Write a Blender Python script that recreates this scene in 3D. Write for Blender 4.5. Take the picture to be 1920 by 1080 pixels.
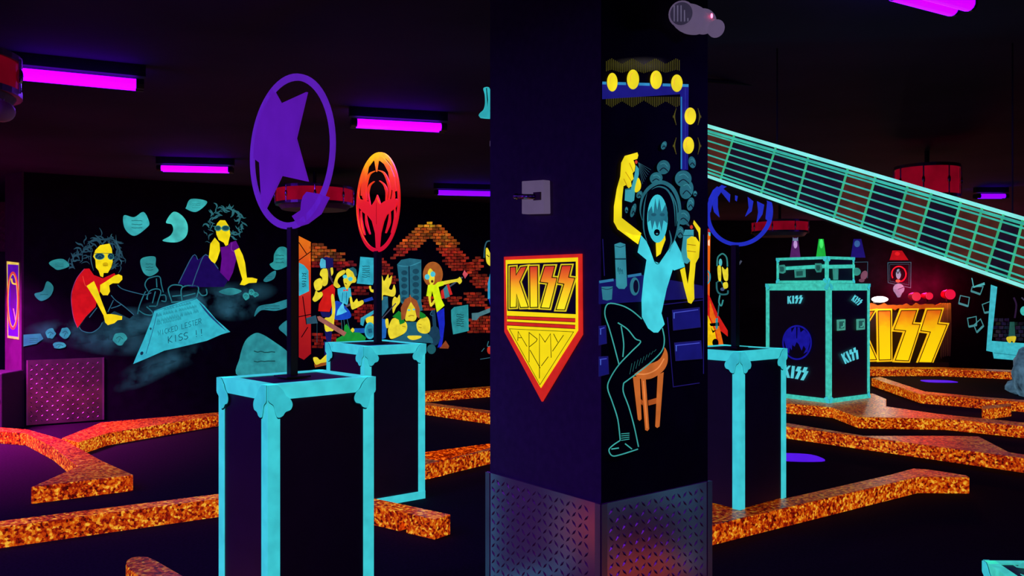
import bpy, bmesh, math, random
from mathutils import Vector
random.seed(7)
sc = bpy.context.scene
for o in list(bpy.data.objects): bpy.data.objects.remove(o, do_unlink=True)
COL = sc.collection
# ------------------------------------------------------------------ camera, world, exposure
EYE = 1.5
F = 1600.0
cam = bpy.data.cameras.new('camera'); cam.sensor_width = 36; cam.lens = 36*F/1920
cam.clip_end = 100
co = bpy.data.objects.new('camera', cam); COL.objects.link(co)
co.location = (0, 0, EYE); co.rotation_euler = (math.pi/2, 0, 0); sc.camera = co
w = bpy.data.worlds.new('world'); sc.world = w; w.use_nodes = True
w.node_tree.nodes['Background'].inputs[0].default_value = (0.25, 0.05, 0.6, 1)
w.node_tree.nodes['Background'].inputs[1].default_value = 0.0
sc.view_settings.view_transform = 'Standard'; sc.view_settings.look = 'None'
sc.view_settings.gamma = 1; sc.view_settings.use_curve_mapping = False
sc.view_settings.exposure = 0.0
TUBE_LIGHT = 9.0          # watts of each black-light fixture
VIOLET = (0.20, 0.045, 1.0)
GLOW = 0.92              # how strongly the fluorescent paints answer the black light

# ------------------------------------------------------------------ materials
def lin(c):
    return tuple((v/255/12.92 if v/255 <= .04045 else ((v/255+.055)/1.055)**2.4) for v in c)
_m = {}
def nodes(name):
    m = bpy.data.materials.new(name); m.use_nodes = True
    return m, m.node_tree, m.node_tree.nodes['Principled BSDF']
def fluo(c, mott=.22, scale=14, k=1.0):
    """fluorescent paint: pigment colour plus the light it gives off under black light"""
    key = ('f', c, mott, scale, k)
    if key in _m: return _m[key]
    m, t, b = nodes('fluorescent_paint'); L = lin(c)
    n = t.nodes.new('ShaderNodeTexNoise'); n.inputs['Scale'].default_value = scale; n.inputs['Detail'].default_value = 6
    g = t.nodes.new('ShaderNodeTexCoord'); t.links.new(g.outputs['Object'], n.inputs['Vector'])
    r = t.nodes.new('ShaderNodeMapRange'); r.inputs['From Min'].default_value = .3; r.inputs['From Max'].default_value = .7
    r.inputs['To Min'].default_value = 1-mott; r.inputs['To Max'].default_value = 1+mott*.5
    t.links.new(n.outputs['Fac'], r.inputs['Value'])
    mul = t.nodes.new('ShaderNodeMixRGB'); mul.blend_type = 'MULTIPLY'; mul.inputs['Fac'].default_value = 1
    mul.inputs['Color1'].default_value = (*L, 1); t.links.new(r.outputs[0], mul.inputs['Color2'])
    t.links.new(mul.outputs[0], b.inputs['Emission Color'])
    b.inputs['Emission Strength'].default_value = GLOW*k
    b.inputs['Base Color'].default_value = (*[v*.7 for v in L], 1); b.inputs['Roughness'].default_value = .7
    b.inputs['Specular IOR Level'].default_value = .15
    _m[key] = m; return m
def matte(c, rough=.8, spec=.2, metal=0, mott=.15, scale=8, name='matte_paint'):
    key = ('m', c, rough, spec, metal, mott, scale)
    if key in _m: return _m[key]
    m, t, b = nodes(name); L = lin(c)
    n = t.nodes.new('ShaderNodeTexNoise'); n.inputs['Scale'].default_value = scale; n.inputs['Detail'].default_value = 5
    g = t.nodes.new('ShaderNodeTexCoord'); t.links.new(g.outputs['Object'], n.inputs['Vector'])
    r = t.nodes.new('ShaderNodeValToRGB')
    r.color_ramp.elements[0].position = .3; r.color_ramp.elements[1].position = .7
    r.color_ramp.elements[0].color = (*[v*(1-mott) for v in L], 1); r.color_ramp.elements[1].color = (*[v*(1+mott) for v in L], 1)
    t.links.new(n.outputs['Fac'], r.inputs[0]); t.links.new(r.outputs[0], b.inputs['Base Color'])
    b.inputs['Roughness'].default_value = rough; b.inputs['Metallic'].default_value = metal; b.inputs['Specular IOR Level'].default_value = spec
    _m[key] = m; return m
def gradient(stops, k=1.0, rim=None):
    """airbrushed paint blending from the bottom (0) to the top (1) of the piece"""
    m, t, b = nodes('airbrushed_fluorescent_paint')
    g = t.nodes.new('ShaderNodeTexCoord'); s = t.nodes.new('ShaderNodeSeparateXYZ'); t.links.new(g.outputs['Generated'], s.inputs[0])
    n = t.nodes.new('ShaderNodeTexNoise'); n.inputs['Scale'].default_value = 9; t.links.new(g.outputs['Object'], n.inputs['Vector'])
    ma = t.nodes.new('ShaderNodeMath'); ma.operation = 'MULTIPLY_ADD'; ma.inputs[1].default_value = .16; t.links.new(n.outputs['Fac'], ma.inputs[0]); 
    sb = t.nodes.new('ShaderNodeMath'); sb.operation = 'SUBTRACT'; sb.inputs[1].default_value = .08
    t.links.new(s.outputs['Z'], ma.inputs[2]); t.links.new(ma.outputs[0], sb.inputs[0])
    r = t.nodes.new('ShaderNodeValToRGB'); t.links.new(sb.outputs[0], r.inputs[0])
    e = r.color_ramp.elements
    while len(e) < len(stops): e.new(.5)
    for i, (p, c) in enumerate(stops): e[i].position = p; e[i].color = (*lin(c), 1)
    t.links.new(r.outputs[0], b.inputs['Emission Color']); t.links.new(r.outputs[0], b.inputs['Base Color'])
    b.inputs['Emission Strength'].default_value = GLOW*k; b.inputs['Roughness'].default_value = .6
    return m
def soft(c, k=1.0, thr=.35):
    """misty airbrushed paint thinning out to nothing at its edge"""
    key = ('s', c, k, thr)
    if key in _m: return _m[key]
    m, t, b = nodes('airbrush_mist'); L = lin(c)
    b.inputs['Base Color'].default_value = (*[v*.5 for v in L], 1); b.inputs['Emission Color'].default_value = (*L, 1)
    b.inputs['Emission Strength'].default_value = GLOW*k
    a = t.nodes.new('ShaderNodeAttribute'); a.attribute_name = 'fade'
    g = t.nodes.new('ShaderNodeTexCoord'); n = t.nodes.new('ShaderNodeTexNoise'); n.inputs['Scale'].default_value = 3.2; n.inputs['Detail'].default_value = 4
    t.links.new(g.outputs['Object'], n.inputs['Vector'])
    r = t.nodes.new('ShaderNodeMapRange'); r.inputs['From Min'].default_value = thr; r.inputs['From Max'].default_value = .68
    t.links.new(n.outputs['Fac'], r.inputs['Value'])
    mu = t.nodes.new('ShaderNodeMath'); mu.operation = 'MULTIPLY'; t.links.new(a.outputs['Fac'], mu.inputs[0]); t.links.new(r.outputs[0], mu.inputs[1])
    t.links.new(mu.outputs[0], b.inputs['Alpha']); _m[key] = m; return m
def lamp(c, s):
    key = ('l', c, s)
    if key in _m: return _m[key]
    m, t, b = nodes('lit_lamp'); b.inputs['Base Color'].default_value = (.1, .1, .1, 1)
    b.inputs['Emission Color'].default_value = (*lin(c), 1); b.inputs['Emission Strength'].default_value = s
    _m[key] = m; return m
def chips(k=1.0):
    m, t, b = nodes('orange_chip_carpet')
    g = t.nodes.new('ShaderNodeTexCoord')
    v = t.nodes.new('ShaderNodeTexVoronoi'); v.inputs['Scale'].default_value = 62
    n = t.nodes.new('ShaderNodeTexNoise'); n.inputs['Scale'].default_value = 36; n.inputs['Detail'].default_value = 5; n.inputs['Roughness'].default_value = .65
    n2 = t.nodes.new('ShaderNodeTexNoise'); n2.inputs['Scale'].default_value = 2.2
    for x in (v, n, n2): t.links.new(g.outputs['Object'], x.inputs['Vector'])
    s = t.nodes.new('ShaderNodeSeparateColor'); t.links.new(v.outputs['Color'], s.inputs[0])
    mx = t.nodes.new('ShaderNodeMath'); mx.operation = 'MULTIPLY_ADD'; mx.inputs[1].default_value = .42; t.links.new(s.outputs[0], mx.inputs[0]); 
    m3 = t.nodes.new('ShaderNodeMath'); m3.operation = 'MULTIPLY_ADD'; m3.inputs[1].default_value = 1.0; m3.inputs[2].default_value = -.22; t.links.new(n.outputs['Fac'], m3.inputs[0])
    t.links.new(m3.outputs[0], mx.inputs[2])
    m4 = t.nodes.new('ShaderNodeMath'); m4.operation = 'MULTIPLY_ADD'; m4.inputs[1].default_value = .28; t.links.new(n2.outputs['Fac'], m4.inputs[0]); t.links.new(mx.outputs[0], m4.inputs[2])
    m5 = t.nodes.new('ShaderNodeMath'); m5.operation = 'SUBTRACT'; m5.inputs[1].default_value = .14; t.links.new(m4.outputs[0], m5.inputs[0])
    r = t.nodes.new('ShaderNodeValToRGB'); t.links.new(m5.outputs[0], r.inputs[0])
    e = r.color_ramp.elements
    st = [(.22, (66, 5, 4)), (.37, (150, 26, 4)), (.5, (202, 68, 6)), (.62, (226, 114, 12)), (.75, (255, 192, 52))]
    while len(e) < len(st): e.new(.5)
    for i, (p, c) in enumerate(st): e[i].position = p; e[i].color = (*lin(c), 1)
    t.links.new(r.outputs[0], b.inputs['Emission Color']); t.links.new(r.outputs[0], b.inputs['Base Color'])
    ge = t.nodes.new('ShaderNodeNewGeometry'); sp = t.nodes.new('ShaderNodeSeparateXYZ'); t.links.new(ge.outputs['Normal'], sp.inputs[0])
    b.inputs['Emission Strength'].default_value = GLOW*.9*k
    if k < 1: b.inputs['Roughness'].default_value = .22
    b.inputs['Roughness'].default_value = .34; b.inputs['Specular IOR Level'].default_value = .5
    bp = t.nodes.new('ShaderNodeBump'); bp.inputs['Strength'].default_value = .25; bp.inputs['Distance'].default_value = .004
    t.links.new(m5.outputs[0], bp.inputs['Height']); t.links.new(bp.outputs[0], b.inputs['Normal'])
    return m
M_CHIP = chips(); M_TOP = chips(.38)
def vcol(k=1.0):
    key = ('v', k)
    if key in _m: return _m[key]
    m, t, b = nodes('painted_bricks'); a = t.nodes.new('ShaderNodeAttribute'); a.attribute_name = 'Col'
    n = t.nodes.new('ShaderNodeTexNoise'); n.inputs['Scale'].default_value = 11; n.inputs['Detail'].default_value = 5
    g = t.nodes.new('ShaderNodeTexCoord'); t.links.new(g.outputs['Object'], n.inputs['Vector'])
    r = t.nodes.new('ShaderNodeMapRange'); r.inputs['From Min'].default_value = .35; r.inputs['From Max'].default_value = .65
    r.inputs['To Min'].default_value = .4; r.inputs['To Max'].default_value = 1.15; t.links.new(n.outputs['Fac'], r.inputs['Value'])
    mul = t.nodes.new('ShaderNodeMixRGB'); mul.blend_type = 'MULTIPLY'; mul.inputs['Fac'].default_value = 1
    t.links.new(a.outputs['Color'], mul.inputs['Color1']); t.links.new(r.outputs[0], mul.inputs['Color2'])
    t.links.new(mul.outputs[0], b.inputs['Emission Color']); t.links.new(a.outputs['Color'], b.inputs['Base Color'])
    b.inputs['Emission Strength'].default_value = GLOW*k; _m[key] = m; return m
BLACK = matte((24, 14, 34), .9, .1, mott=.3, name='black_wall_paint')
PANEL = matte((60, 52, 68), .5, .3, mott=.1, name='black_laminate')
WALLV = matte((88, 66, 104), .85, .1, mott=.12, scale=30, name='dark_column_paint')
CEIL = matte((70, 52, 88), .9, .1, mott=.35, scale=.7, name='dark_ceiling')
STEEL = matte((215, 150, 188), .22, .5, metal=.62, mott=.12, scale=5, name='tread_plate_steel')
STEEL_E = matte((170, 140, 165), .4, .5, metal=.7, mott=.1, name='plain_steel_edge')
CHROME = matte((190, 185, 195), .25, .5, metal=1, mott=.05, name='chrome')
BLKMETAL = matte((34, 28, 40), .4, .4, mott=.1, name='black_metal')
WHITEP = fluo((92, 78, 108), .1, 10)
TURF = matte((34, 22, 36), .95, .08, mott=.35, scale=60, name='black_turf')
CYAN = (62, 205, 212); TEAL = (58, 170, 172); DTEAL = (40, 110, 120); YEL = (250, 228, 22)
DKT = (28, 62, 78)

# ------------------------------------------------------------------ object helpers
def tag(o, label=None, cat=None, group=None, kind=None):
    if label: o['label'] = label
    if cat: o['category'] = cat
    if group: o['group'] = group
    if kind: o['kind'] = kind
    return o
def empty(name, loc, label, cat, group=None):
    o = bpy.data.objects.new(name, None); COL.objects.link(o); o.location = loc; o.empty_display_size = .1
    return tag(o, label, cat, group)
def root_loc(p):
    v = Vector((0, 0, 0))
    while p is not None: v += Vector(p.location); p = p.parent
    return v
class MB:
    """collects faces in world space and links them as one mesh object"""
    def __init__(s): s.v = []; s.f = []; s.mi = []; s.mats = []; s.fade = {}; s.col = {}
    def mat(s, m):
        if m not in s.mats: s.mats.append(m)
        return s.mats.index(m)
    def add(s, vs, fs, m=None):
        b = len(s.v); s.v += [tuple(v) for v in vs]; k = s.mat(m) if m else 0
        for f in fs: s.f.append([b+i for i in f]); s.mi.append(k)
        return b
    def prism(s, pts, off, m=None):
        """3-D outline pts pushed by the vector off"""
        n = len(pts); off = Vector(off)
        vs = [Vector(p) for p in pts] + [Vector(p)+off for p in pts]
        s.add(vs, [list(range(n))[::-1], list(range(n, 2*n))] + [[i, (i+1) % n, n+(i+1) % n, n+i] for i in range(n)], m)
    def slab(s, pts2, z0, z1, m=None): s.prism([(x, y, z0) for x, y in pts2], (0, 0, z1-z0), m)
    def box(s, c, size, ang=0, m=None):
        x, y, z = [v/2 for v in size]; ca, sa = math.cos(ang), math.sin(ang)
        s.slab([(c[0]+a*ca-b*sa, c[1]+a*sa+b*ca) for a, b in ((-x, -y), (x, -y), (x, y), (-x, y))], c[2]-z, c[2]+z, m)
    def tube(s, a, b, r, n=16, m=None, r2=None):
        a, b = Vector(a), Vector(b); d = (b-a).normalized(); u = d.orthogonal().normalized(); v = d.cross(u); r2 = r if r2 is None else r2
        vs = [a+(u*math.cos(2*math.pi*i/n)+v*math.sin(2*math.pi*i/n))*r for i in range(n)] + [b+(u*math.cos(2*math.pi*i/n)+v*math.sin(2*math.pi*i/n))*r2 for i in range(n)]
        s.add(vs, [list(range(n))[::-1], list(range(n, 2*n))]+[[i, (i+1) % n, n+(i+1) % n, n+i] for i in range(n)], m)
    def ball(s, c, r, m=None, n=16, k=10, ax=None):
        c = Vector(c); X, Y, Z = ax or (Vector((1, 0, 0)), Vector((0, 1, 0)), Vector((0, 0, 1)))
        vs = [c+Z*r[2]]
        for j in range(1, k):
            p = math.pi*j/k
            for i in range(n):
                q = 2*math.pi*i/n; vs.append(c+X*(r[0]*math.sin(p)*math.cos(q))+Y*(r[1]*math.sin(p)*math.sin(q))+Z*(r[2]*math.cos(p)))
        vs.append(c-Z*r[2]); fs = [[0, 1+i, 1+(i+1) % n] for i in range(n)]
        for j in range(k-2):
            for i in range(n): a = 1+j*n; fs.append([a+i, a+n+i, a+n+(i+1) % n, a+(i+1) % n])
        a = 1+(k-2)*n; fs += [[a+i, len(vs)-1, a+(i+1) % n] for i in range(n)]
        s.add(vs, fs, m)
    def build(s, name, parent=None, m=None, smooth=False, bevel=0, label=None):
        me = bpy.data.meshes.new(name); o0 = root_loc(parent)
        me.from_pydata([tuple(Vector(v)-o0) for v in s.v], [], s.f); me.validate()
        mats = s.mats or [m]
        for x in mats: me.materials.append(x)
        if s.mats and len(me.polygons) == len(s.mi):
            for p, i in zip(me.polygons, s.mi): p.material_index = i
        if s.fade:
            a = me.attributes.new('fade', 'FLOAT', 'POINT')
            for i, x in s.fade.items(): a.data[i].value = x
        if s.col:
            a = me.attributes.new('Col', 'FLOAT_COLOR', 'POINT')
            for i, x in s.col.items(): a.data[i].color = (*x, 1)
        if smooth:
            for p in me.polygons: p.use_smooth = True
        if not s.fade and not s.col:
            bm = bmesh.new(); bm.from_mesh(me); bmesh.ops.recalc_face_normals(bm, faces=bm.faces) if smooth or bevel else None; bm.to_mesh(me); bm.free()
        o = bpy.data.objects.new(name, me); COL.objects.link(o)
        if parent: o.parent = parent
        if bevel:
            b = o.modifiers.new('bevel', 'BEVEL'); b.width = bevel; b.segments = 2; b.limit_method = 'ANGLE'
        if label: o['label'] = label
        return o
# pixel helpers: only used to read real positions off the photograph
def on_z(px, py, z):
    Y = F*(EYE-z)/(py-540); return ((px-960)*Y/F, Y)
def at(px, py, Y): return Vector(((px-960)*Y/F, Y, EYE-(py-540)*Y/F))
class Plane:
    """a vertical wall plane through two ground points; n faces the camera"""
    def __init__(s, A, B):
        s.A = Vector((*A, 0)); s.B = Vector((*B, 0)); s.d = (s.B-s.A).normalized(); s.n = Vector((s.d.y, -s.d.x, 0))
        if s.n.dot(-s.A) < 0: s.n = -s.n
    def pt(s, px, py, off=0):
        r = Vector(((px-960)/F, 1, -(py-540)/F)); c = Vector((0, 0, EYE))
        t = (s.A-c).dot(s.n)/r.dot(s.n); return c+r*t+s.n*off
    def uz(s, u, z, off=0): return s.A+s.d*u+Vector((0, 0, z))+s.n*off
def smooth_pts(p, closed=True, n=5):
    out = []; N = len(p)
    for i in range(N if closed else N-1):
        g = (lambda k: p[k % N]) if closed else (lambda k: p[min(max(k, 0), N-1)])
        a, b, c, d = g(i-1), g(i), g(i+1), g(i+2)
        for j in range(n):
            t = j/n
            out.append(tuple(.5*((2*b[k])+(-a[k]+c[k])*t+(2*a[k]-5*b[k]+4*c[k]-d[k])*t*t+(-a[k]+3*b[k]-3*c[k]+d[k])*t**3) for k in (0, 1)))
    if not closed: out.append(p[-1])
    return out
STEP = .0016
class Paint(MB):
    """flat paint on a wall plane, traced in the coordinates of a crop (x0, y0, scale)"""
    def __init__(s, plane, T): super().__init__(); s.p = plane; s.T = T
    def q(s, x, y, l): return s.p.pt(s.T[0]+x/s.T[2], s.T[1]+y/s.T[2], .003+l*STEP)
    def poly(s, pts, c, l=1, sm=False, **k):
        if sm: pts = smooth_pts(pts)
        b = s.add([s.q(x, y, l) for x, y in pts], [list(range(len(pts)))], c if not isinstance(c, tuple) else fluo(c, **k))
        return s
    def ell(s, cx, cy, rx, ry, c, l=1, n=28, rot=0):
        return s.poly([(cx+rx*math.cos(a)*math.cos(rot)-ry*math.sin(a)*math.sin(rot), cy+rx*math.cos(a)*math.sin(rot)+ry*math.sin(a)*math.cos(rot)) for a in [2*math.pi*i/n for i in range(n)]], c, l)
    def line(s, pts, wd, c, l=1, sm=True, closed=False, taper=False):
        if sm and len(pts) > 2: pts = smooth_pts(pts, closed, 4)
        if closed and not (sm and len(pts) > 2) : pts = list(pts)
        N = len(pts); L = []; R = []
        for i in range(N):
            if closed: a, b = pts[(i-1) % N], pts[(i+1) % N]
            else: a, b = pts[max(i-1, 0)], pts[min(i+1, N-1)]
            if sm or i in (0, N-1) and not closed:
                dx, dy = b[0]-a[0], b[1]-a[1]; h = math.hypot(dx, dy) or 1; nx, ny, sc_ = -dy/h, dx/h, 1
            else:
                p = pts[i]; d1 = (p[0]-a[0], p[1]-a[1]); d2 = (b[0]-p[0], b[1]-p[1]); h1 = math.hypot(*d1) or 1; h2 = math.hypot(*d2) or 1
                n1 = (-d1[1]/h1, d1[0]/h1); n2 = (-d2[1]/h2, d2[0]/h2); mx, my = n1[0]+n2[0], n1[1]+n2[1]; h = math.hypot(mx, my) or 1
                nx, ny = mx/h, my/h; sc_ = 1/max(.45, nx*n1[0]+ny*n1[1])
            ww = wd/2*sc_*(max(.15, math.sin(math.pi*(i+.3)/(N-.4))) if taper else 1)
            L.append((pts[i][0]+nx*ww, pts[i][1]+ny*ww)); R.append((pts[i][0]-nx*ww, pts[i][1]-ny*ww))
        vs = [s.q(x, y, l) for x, y in L]+[s.q(x, y, l) for x, y in R]
        K = N if closed else N-1
        s.add(vs, [[i, (i+1) % N, N+(i+1) % N, N+i] for i in range(K)], c if not isinstance(c, tuple) else fluo(c))
        return s
    def mist(s, cx, cy, rx, ry, c, l=.5, rot=0, k=1.0, n=24, thr=.35):
        rings = [0, .35, .7, 1]; fd = [1, .8, .35, 0]; pts = [(cx, cy)]; fa = [1]
        for r, f in zip(rings[1:], fd[1:]):
            for i in range(n):
                a = 2*math.pi*i/n; x, y = rx*r*math.cos(a), ry*r*math.sin(a)
                pts.append((cx+x*math.cos(rot)-y*math.sin(rot), cy+x*math.sin(rot)+y*math.cos(rot))); fa.append(f)
        fs = [[0, 1+i, 1+(i+1) % n] for i in range(n)]
        for j in range(2):
            a = 1+j*n; fs += [[a+i, a+n+i, a+n+(i+1) % n, a+(i+1) % n] for i in range(n)]
        b = s.add([s.q(x, y, l) for x, y in pts], fs, soft(c, k, thr))
        for i, f in enumerate(fa): s.fade[b+i] = f
        return s
    def hair(s, cx, cy, rx, ry, c, n, w_=6, l=3, a0=-3.4, a1=.3, ln=40, seed=1):
        R = random.Random(seed)
        for i in range(n):
            a = a0+(a1-a0)*(i+R.random()*.8)/n; r = .78+.25*R.random()
            x, y = cx+rx*r*math.cos(a), cy+ry*r*math.sin(a); t = a+math.pi/2+R.uniform(-.5, .9)
            p = [(x, y)]
            for j in range(3):
                t += R.uniform(-1.0, 1.0); x += ln/3*math.cos(t); y += ln/3*math.sin(t); p.append((x, y))
            s.line(p, w_*R.uniform(.6, 1.3), c, l, taper=True)
        return s
def inside(x, y, P):
    r = False; j = len(P)-1
    for i in range(len(P)):
        if (P[i][1] > y) != (P[j][1] > y) and x < (P[j][0]-P[i][0])*(y-P[i][1])/(P[j][1]-P[i][1])+P[i][0]: r = not r
        j = i
    return r
def bricks(pb, region, bw, bh, colfn, l=1, seed=3, line=None):
    R = random.Random(seed); xs = [p[0] for p in region]; ys = [p[1] for p in region]; y = min(ys); row = 0; m = vcol()
    while y < max(ys):
        x = min(xs)-(bw/2 if row % 2 else 0)
        while x < max(xs):
            if inside(x+bw/2, y+bh/2, region):
                j = lambda v: v+R.uniform(-.06, .06)*bh
                g = .1*bh; P = [(j(x+g), j(y+g)), (j(x+bw*.5), j(y+g*.6)), (j(x+bw-g), j(y+g)), (j(x+bw-g), j(y+bh-g)), (j(x+bw*.5), j(y+bh-g*.6)), (j(x+g), j(y+bh-g))]
                c = lin(colfn(x+bw/2, y+bh/2, R)); b = pb.add([pb.q(u, v, l) for u, v in P], [list(range(6))], m)
                for i in range(6): pb.col[b+i] = tuple(v*R.uniform(.35, 1.2) for v in c[:1])+tuple(v*R.uniform(.5, 1.1) for v in c[1:])
            x += bw
        y += bh; row += 1
# the lettering of the band logo, read off the shield (x 112..738, y 145..570)
LOGO = [[(112, 160), (168, 156), (170, 235), (215, 160), (275, 152), (240, 225), (205, 300), (290, 545), (212, 548), (175, 420), (172, 545), (112, 548)],
        [(300, 152), (378, 150), (380, 545), (305, 548)],
        [(447, 150), (545, 148), (517, 258), (567, 262), (493, 555), (408, 550), (475, 312), (400, 303)],
        [(612, 145), (705, 143), (678, 256), (738, 264), (640, 570), (556, 568), (632, 322), (570, 312)]]
def logo(x0, y0, wd, ht, rot=0, shear=0, grow=0):
    out = []
    for P in LOGO:
        Q = []
        for x, y in P:
            u = (x-112)/626*wd; v = (y-145)/425*ht; v += u*shear
            Q.append((x0+u*math.cos(rot)-v*math.sin(rot), y0+u*math.sin(rot)+v*math.cos(rot)))
        out.append(Q)
    return out
GLY = {'W': [[(0, 0), (1, 6), (2, 2), (3, 6), (4, 0)]], 'I': [[(2, 0), (2, 6)]], 'C': [[(4, 1), (2, 0), (0, 2), (0, 4), (2, 6), (4, 5)]],
       'K': [[(0, 0), (0, 6)], [(4, 0), (0, 3.4), (4, 6)]], 'E': [[(4, 0), (0, 0), (0, 6), (4, 6)], [(0, 3), (3, 3)]],
       'D': [[(0, 0), (2.5, 0), (4, 2), (4, 4), (2.5, 6), (0, 6), (0, 0)]], 'L': [[(0, 0), (0, 6), (4, 6)]],
       'S': [[(4, .6), (2, 0), (0, 1.2), (.6, 2.7), (3.4, 3.3), (4, 4.8), (2, 6), (0, 5.4)]], 'T': [[(0, 0), (4, 0)], [(2, 0), (2, 6)]],
       'R': [[(0, 6), (0, 0), (3, 0), (4, 1.5), (3, 3), (0, 3)], [(1.5, 3), (4, 6)]], '!': [[(2, 0), (2, 4.2)], [(2, 5.2), (2, 6)]], ' ': []}
def write(pb, text, x, y, sx, sy, rot, wd, c, l):
    for ch in text:
        for st in GLY[ch]:
            P = [(x+(a*sx)*math.cos(rot)-(b-6)*sy*math.sin(rot)*.2, y+(a*sx)*math.sin(rot)+(b-6)*sy) for a, b in st]
            pb.line(P, wd, c, l, sm=False)
        x += 5.4*sx*math.cos(rot); y += 5.4*sx*math.sin(rot)

# ------------------------------------------------------------------ room shell
def struct(name, mb, m=None): return tag(mb.build(name, None, m), kind='structure')
CH = 2.75
b = MB(); b.slab([(-13, -4), (11, -4), (11, 17), (-13, 17)], -.1, 0); struct('floor', b, TURF)
b = MB(); b.slab([(-13, -4), (11, -4), (11, 17), (-13, 17)], CH, CH+.1); struct('ceiling', b, CEIL)
W1 = Plane((-5.265, 9.19), (-2.69, 10.8))
W2 = Plane((-2.69, 10.8), (.5, 13.18))
WB = Plane((.5, 15.8), (11, 15.8))
def wall(name, A, B, th=.15, m=BLACK):
    A, B = Vector((*A, 0)), Vector((*B, 0)); d = (B-A).normalized(); n = Vector((-d.y, d.x, 0))*th
    b = MB(); b.prism([A, B, B+n, A+n], (0, 0, CH)); return struct(name, b, m)
wall('wall_left', (-5.265, 9.19), (-2.69, 10.8))
wall('wall_back_left', (-2.69, 10.8), (.5, 13.18))
wall('wall_inner', (.5, 13.18), (.5, 15.8), -.15)
wall('wall_back', (.35, 15.8), (11, 15.8))
wall('wall_right', (11, 15.95), (11, -4), .15)
wall('wall_front', (11, -4), (-13, -4), .15)
wall('wall_far_left', (-13, -4), (-13, 17), .15)
wall('wall_far_back', (-13, 16.8), (.35, 16.8), .15, matte((120, 70, 110), .8, name='pinkish_wall_paint'))
PV = matte((96, 52, 96), .6, .2, name='violet_post_paint')
# end post of the left wall
PE = Plane((-5.62, 9.46), (-5.27, 9.17))
b = MB(); b.slab([(-5.27, 9.17), (-5.62, 9.46), (-5.42, 9.75), (-5.17, 9.4)], 0, CH)
post = tag(b.build('wall_post', None, PV), kind='structure')
# ceiling beams and pipe
b = MB(); b.tube(at(1318, 150, 5.0), at(1660, 178, 6.2), .012); o = b.build('ceiling_pipe', None, BLKMETAL, smooth=True)
tag(o, 'thin dark pipe running under the ceiling above the guitar neck', 'pipe')

# ------------------------------------------------------------------ column
def corner_rect(Npx, Z, th, Lpx, Rpx, a=None, b=None):
    """near corner at pixel column Npx and depth Z; sides along th (right) and th+90 (left)"""
    N = Vector(((Npx-960)*Z/F, Z)); r = Vector((math.cos(th), math.sin(th))); l = Vector((-math.sin(th), math.cos(th)))
    def solve(d, px): k = (px-960)/F; return (k*N.y-N.x)/(d.x-k*d.y)
    if a is None: a = solve(r, Rpx)
    if b is None: b = solve(l, Lpx)
    return N, N+r*a, N+r*a+l*b, N+l*b
N, R_, B_, L_ = corner_rect(1127, 3.13, math.radians(38), 919, 1326)
print('column sides', (R_-N).length, (L_-N).length)
colm = empty('column', ((N.x+B_.x)/2, (N.y+B_.y)/2, 0), 'dark square column in the middle of the room with a steel base', 'column')
b = MB(); b.slab([N, R_, B_, L_], 0, CH); b.build('shaft', colm, WALLV)
PL = Plane(L_, N); PR = Plane(N, R_)
# the right face is painted black as the ground of its mural
b = MB(); b.prism([PR.uz(0.002, .7, .0005), PR.uz((R_-N).length, .7, .0005), PR.uz((R_-N).length, CH, .0005), PR.uz(0.002, CH, .0005)], PR.n*.002); b.build('black_painted_face', colm, BLACK)
STEEL2 = matte((150, 128, 150), .36, .5, metal=.95, mott=.3, scale=5, name='worn_tread_plate_steel')
def tread(plane, u0, u1, z0, z1, parent, pitch=.034, border=.035, name='tread_plate'):
    STEEL = STEEL2 if parent is None else globals()['STEEL']
    b = MB(); P = lambda u, z, o: plane.uz(u, z, o)
    b.prism([P(u0, z0, .001), P(u1, z0, .001), P(u1, z1, .001), P(u0, z1, .001)], plane.n*.012, STEEL)
    nz = int((z1-z0-.02)/pitch); nu = int((u1-u0-2*border)/pitch)
    for i in range(nz):
        for j in range(nu):
            u = u0+border+(j+.5)*pitch; z = z0+.015+(i+.5)*pitch; s = 1 if (i+j) % 2 else -1
            d = (.0125*s, .0125); e = (-.0038*s, .0038)
            v = [P(u+d[0], z+d[1], .0132), P(u+e[0], z+e[1], .0132), P(u-d[0], z-d[1], .0132), P(u-e[0], z-e[1], .0132), P(u, z, .0185)]
            b.add(v, [[0, 1, 4], [1, 2, 4], [2, 3, 4], [3, 0, 4]], STEEL)
    o = b.build(name, parent, STEEL)
    for k in (0, 1):
        c = MB(); a = u0 if k == 0 else u1-border*.8
        c.prism([P(a, z0, .0135), P(a+border*.8, z0, .0135), P(a+border*.8, z1, .0135), P(a, z1, .0135)], plane.n*.003); c.build('edge_strip', o, STEEL_E)
    return o
lenL = (L_-N).length; lenR = (R_-N).length
tread(PL, -.012, lenL+.012, 0, .71, colm); tread(PR, -.012, lenR+.012, 0, .71, colm)
# white box on the left face
t = empty('thermostat', PL.pt(1012, 402), 'white wall control box with a small round sensor on the dark column', 'wall control')
b = MB(); b.prism([PL.pt(991, 341, .001), PL.pt(1032, 338.5, .001), PL.pt(1033, 401, .001), PL.pt(991, 402, .001)], PL.n*.035); b.build('housing', t, WHITEP, bevel=.003)
b = MB(); b.tube(PL.pt(1018, 370, .036), PL.pt(990, 370, .052), .011, m=CHROME); b.ball(PL.pt(988, 370, .053), (.014, .014, .014), CHROME); b.build('sensor', t, smooth=True)
b = MB(); b.prism([PL.pt(1015, 362, .036), PL.pt(1028, 361, .036), PL.pt(1028, 376, .036), PL.pt(1015, 377, .036)], PL.n*.006); b.build('button', t, matte((110, 95, 80), .5))

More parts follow.
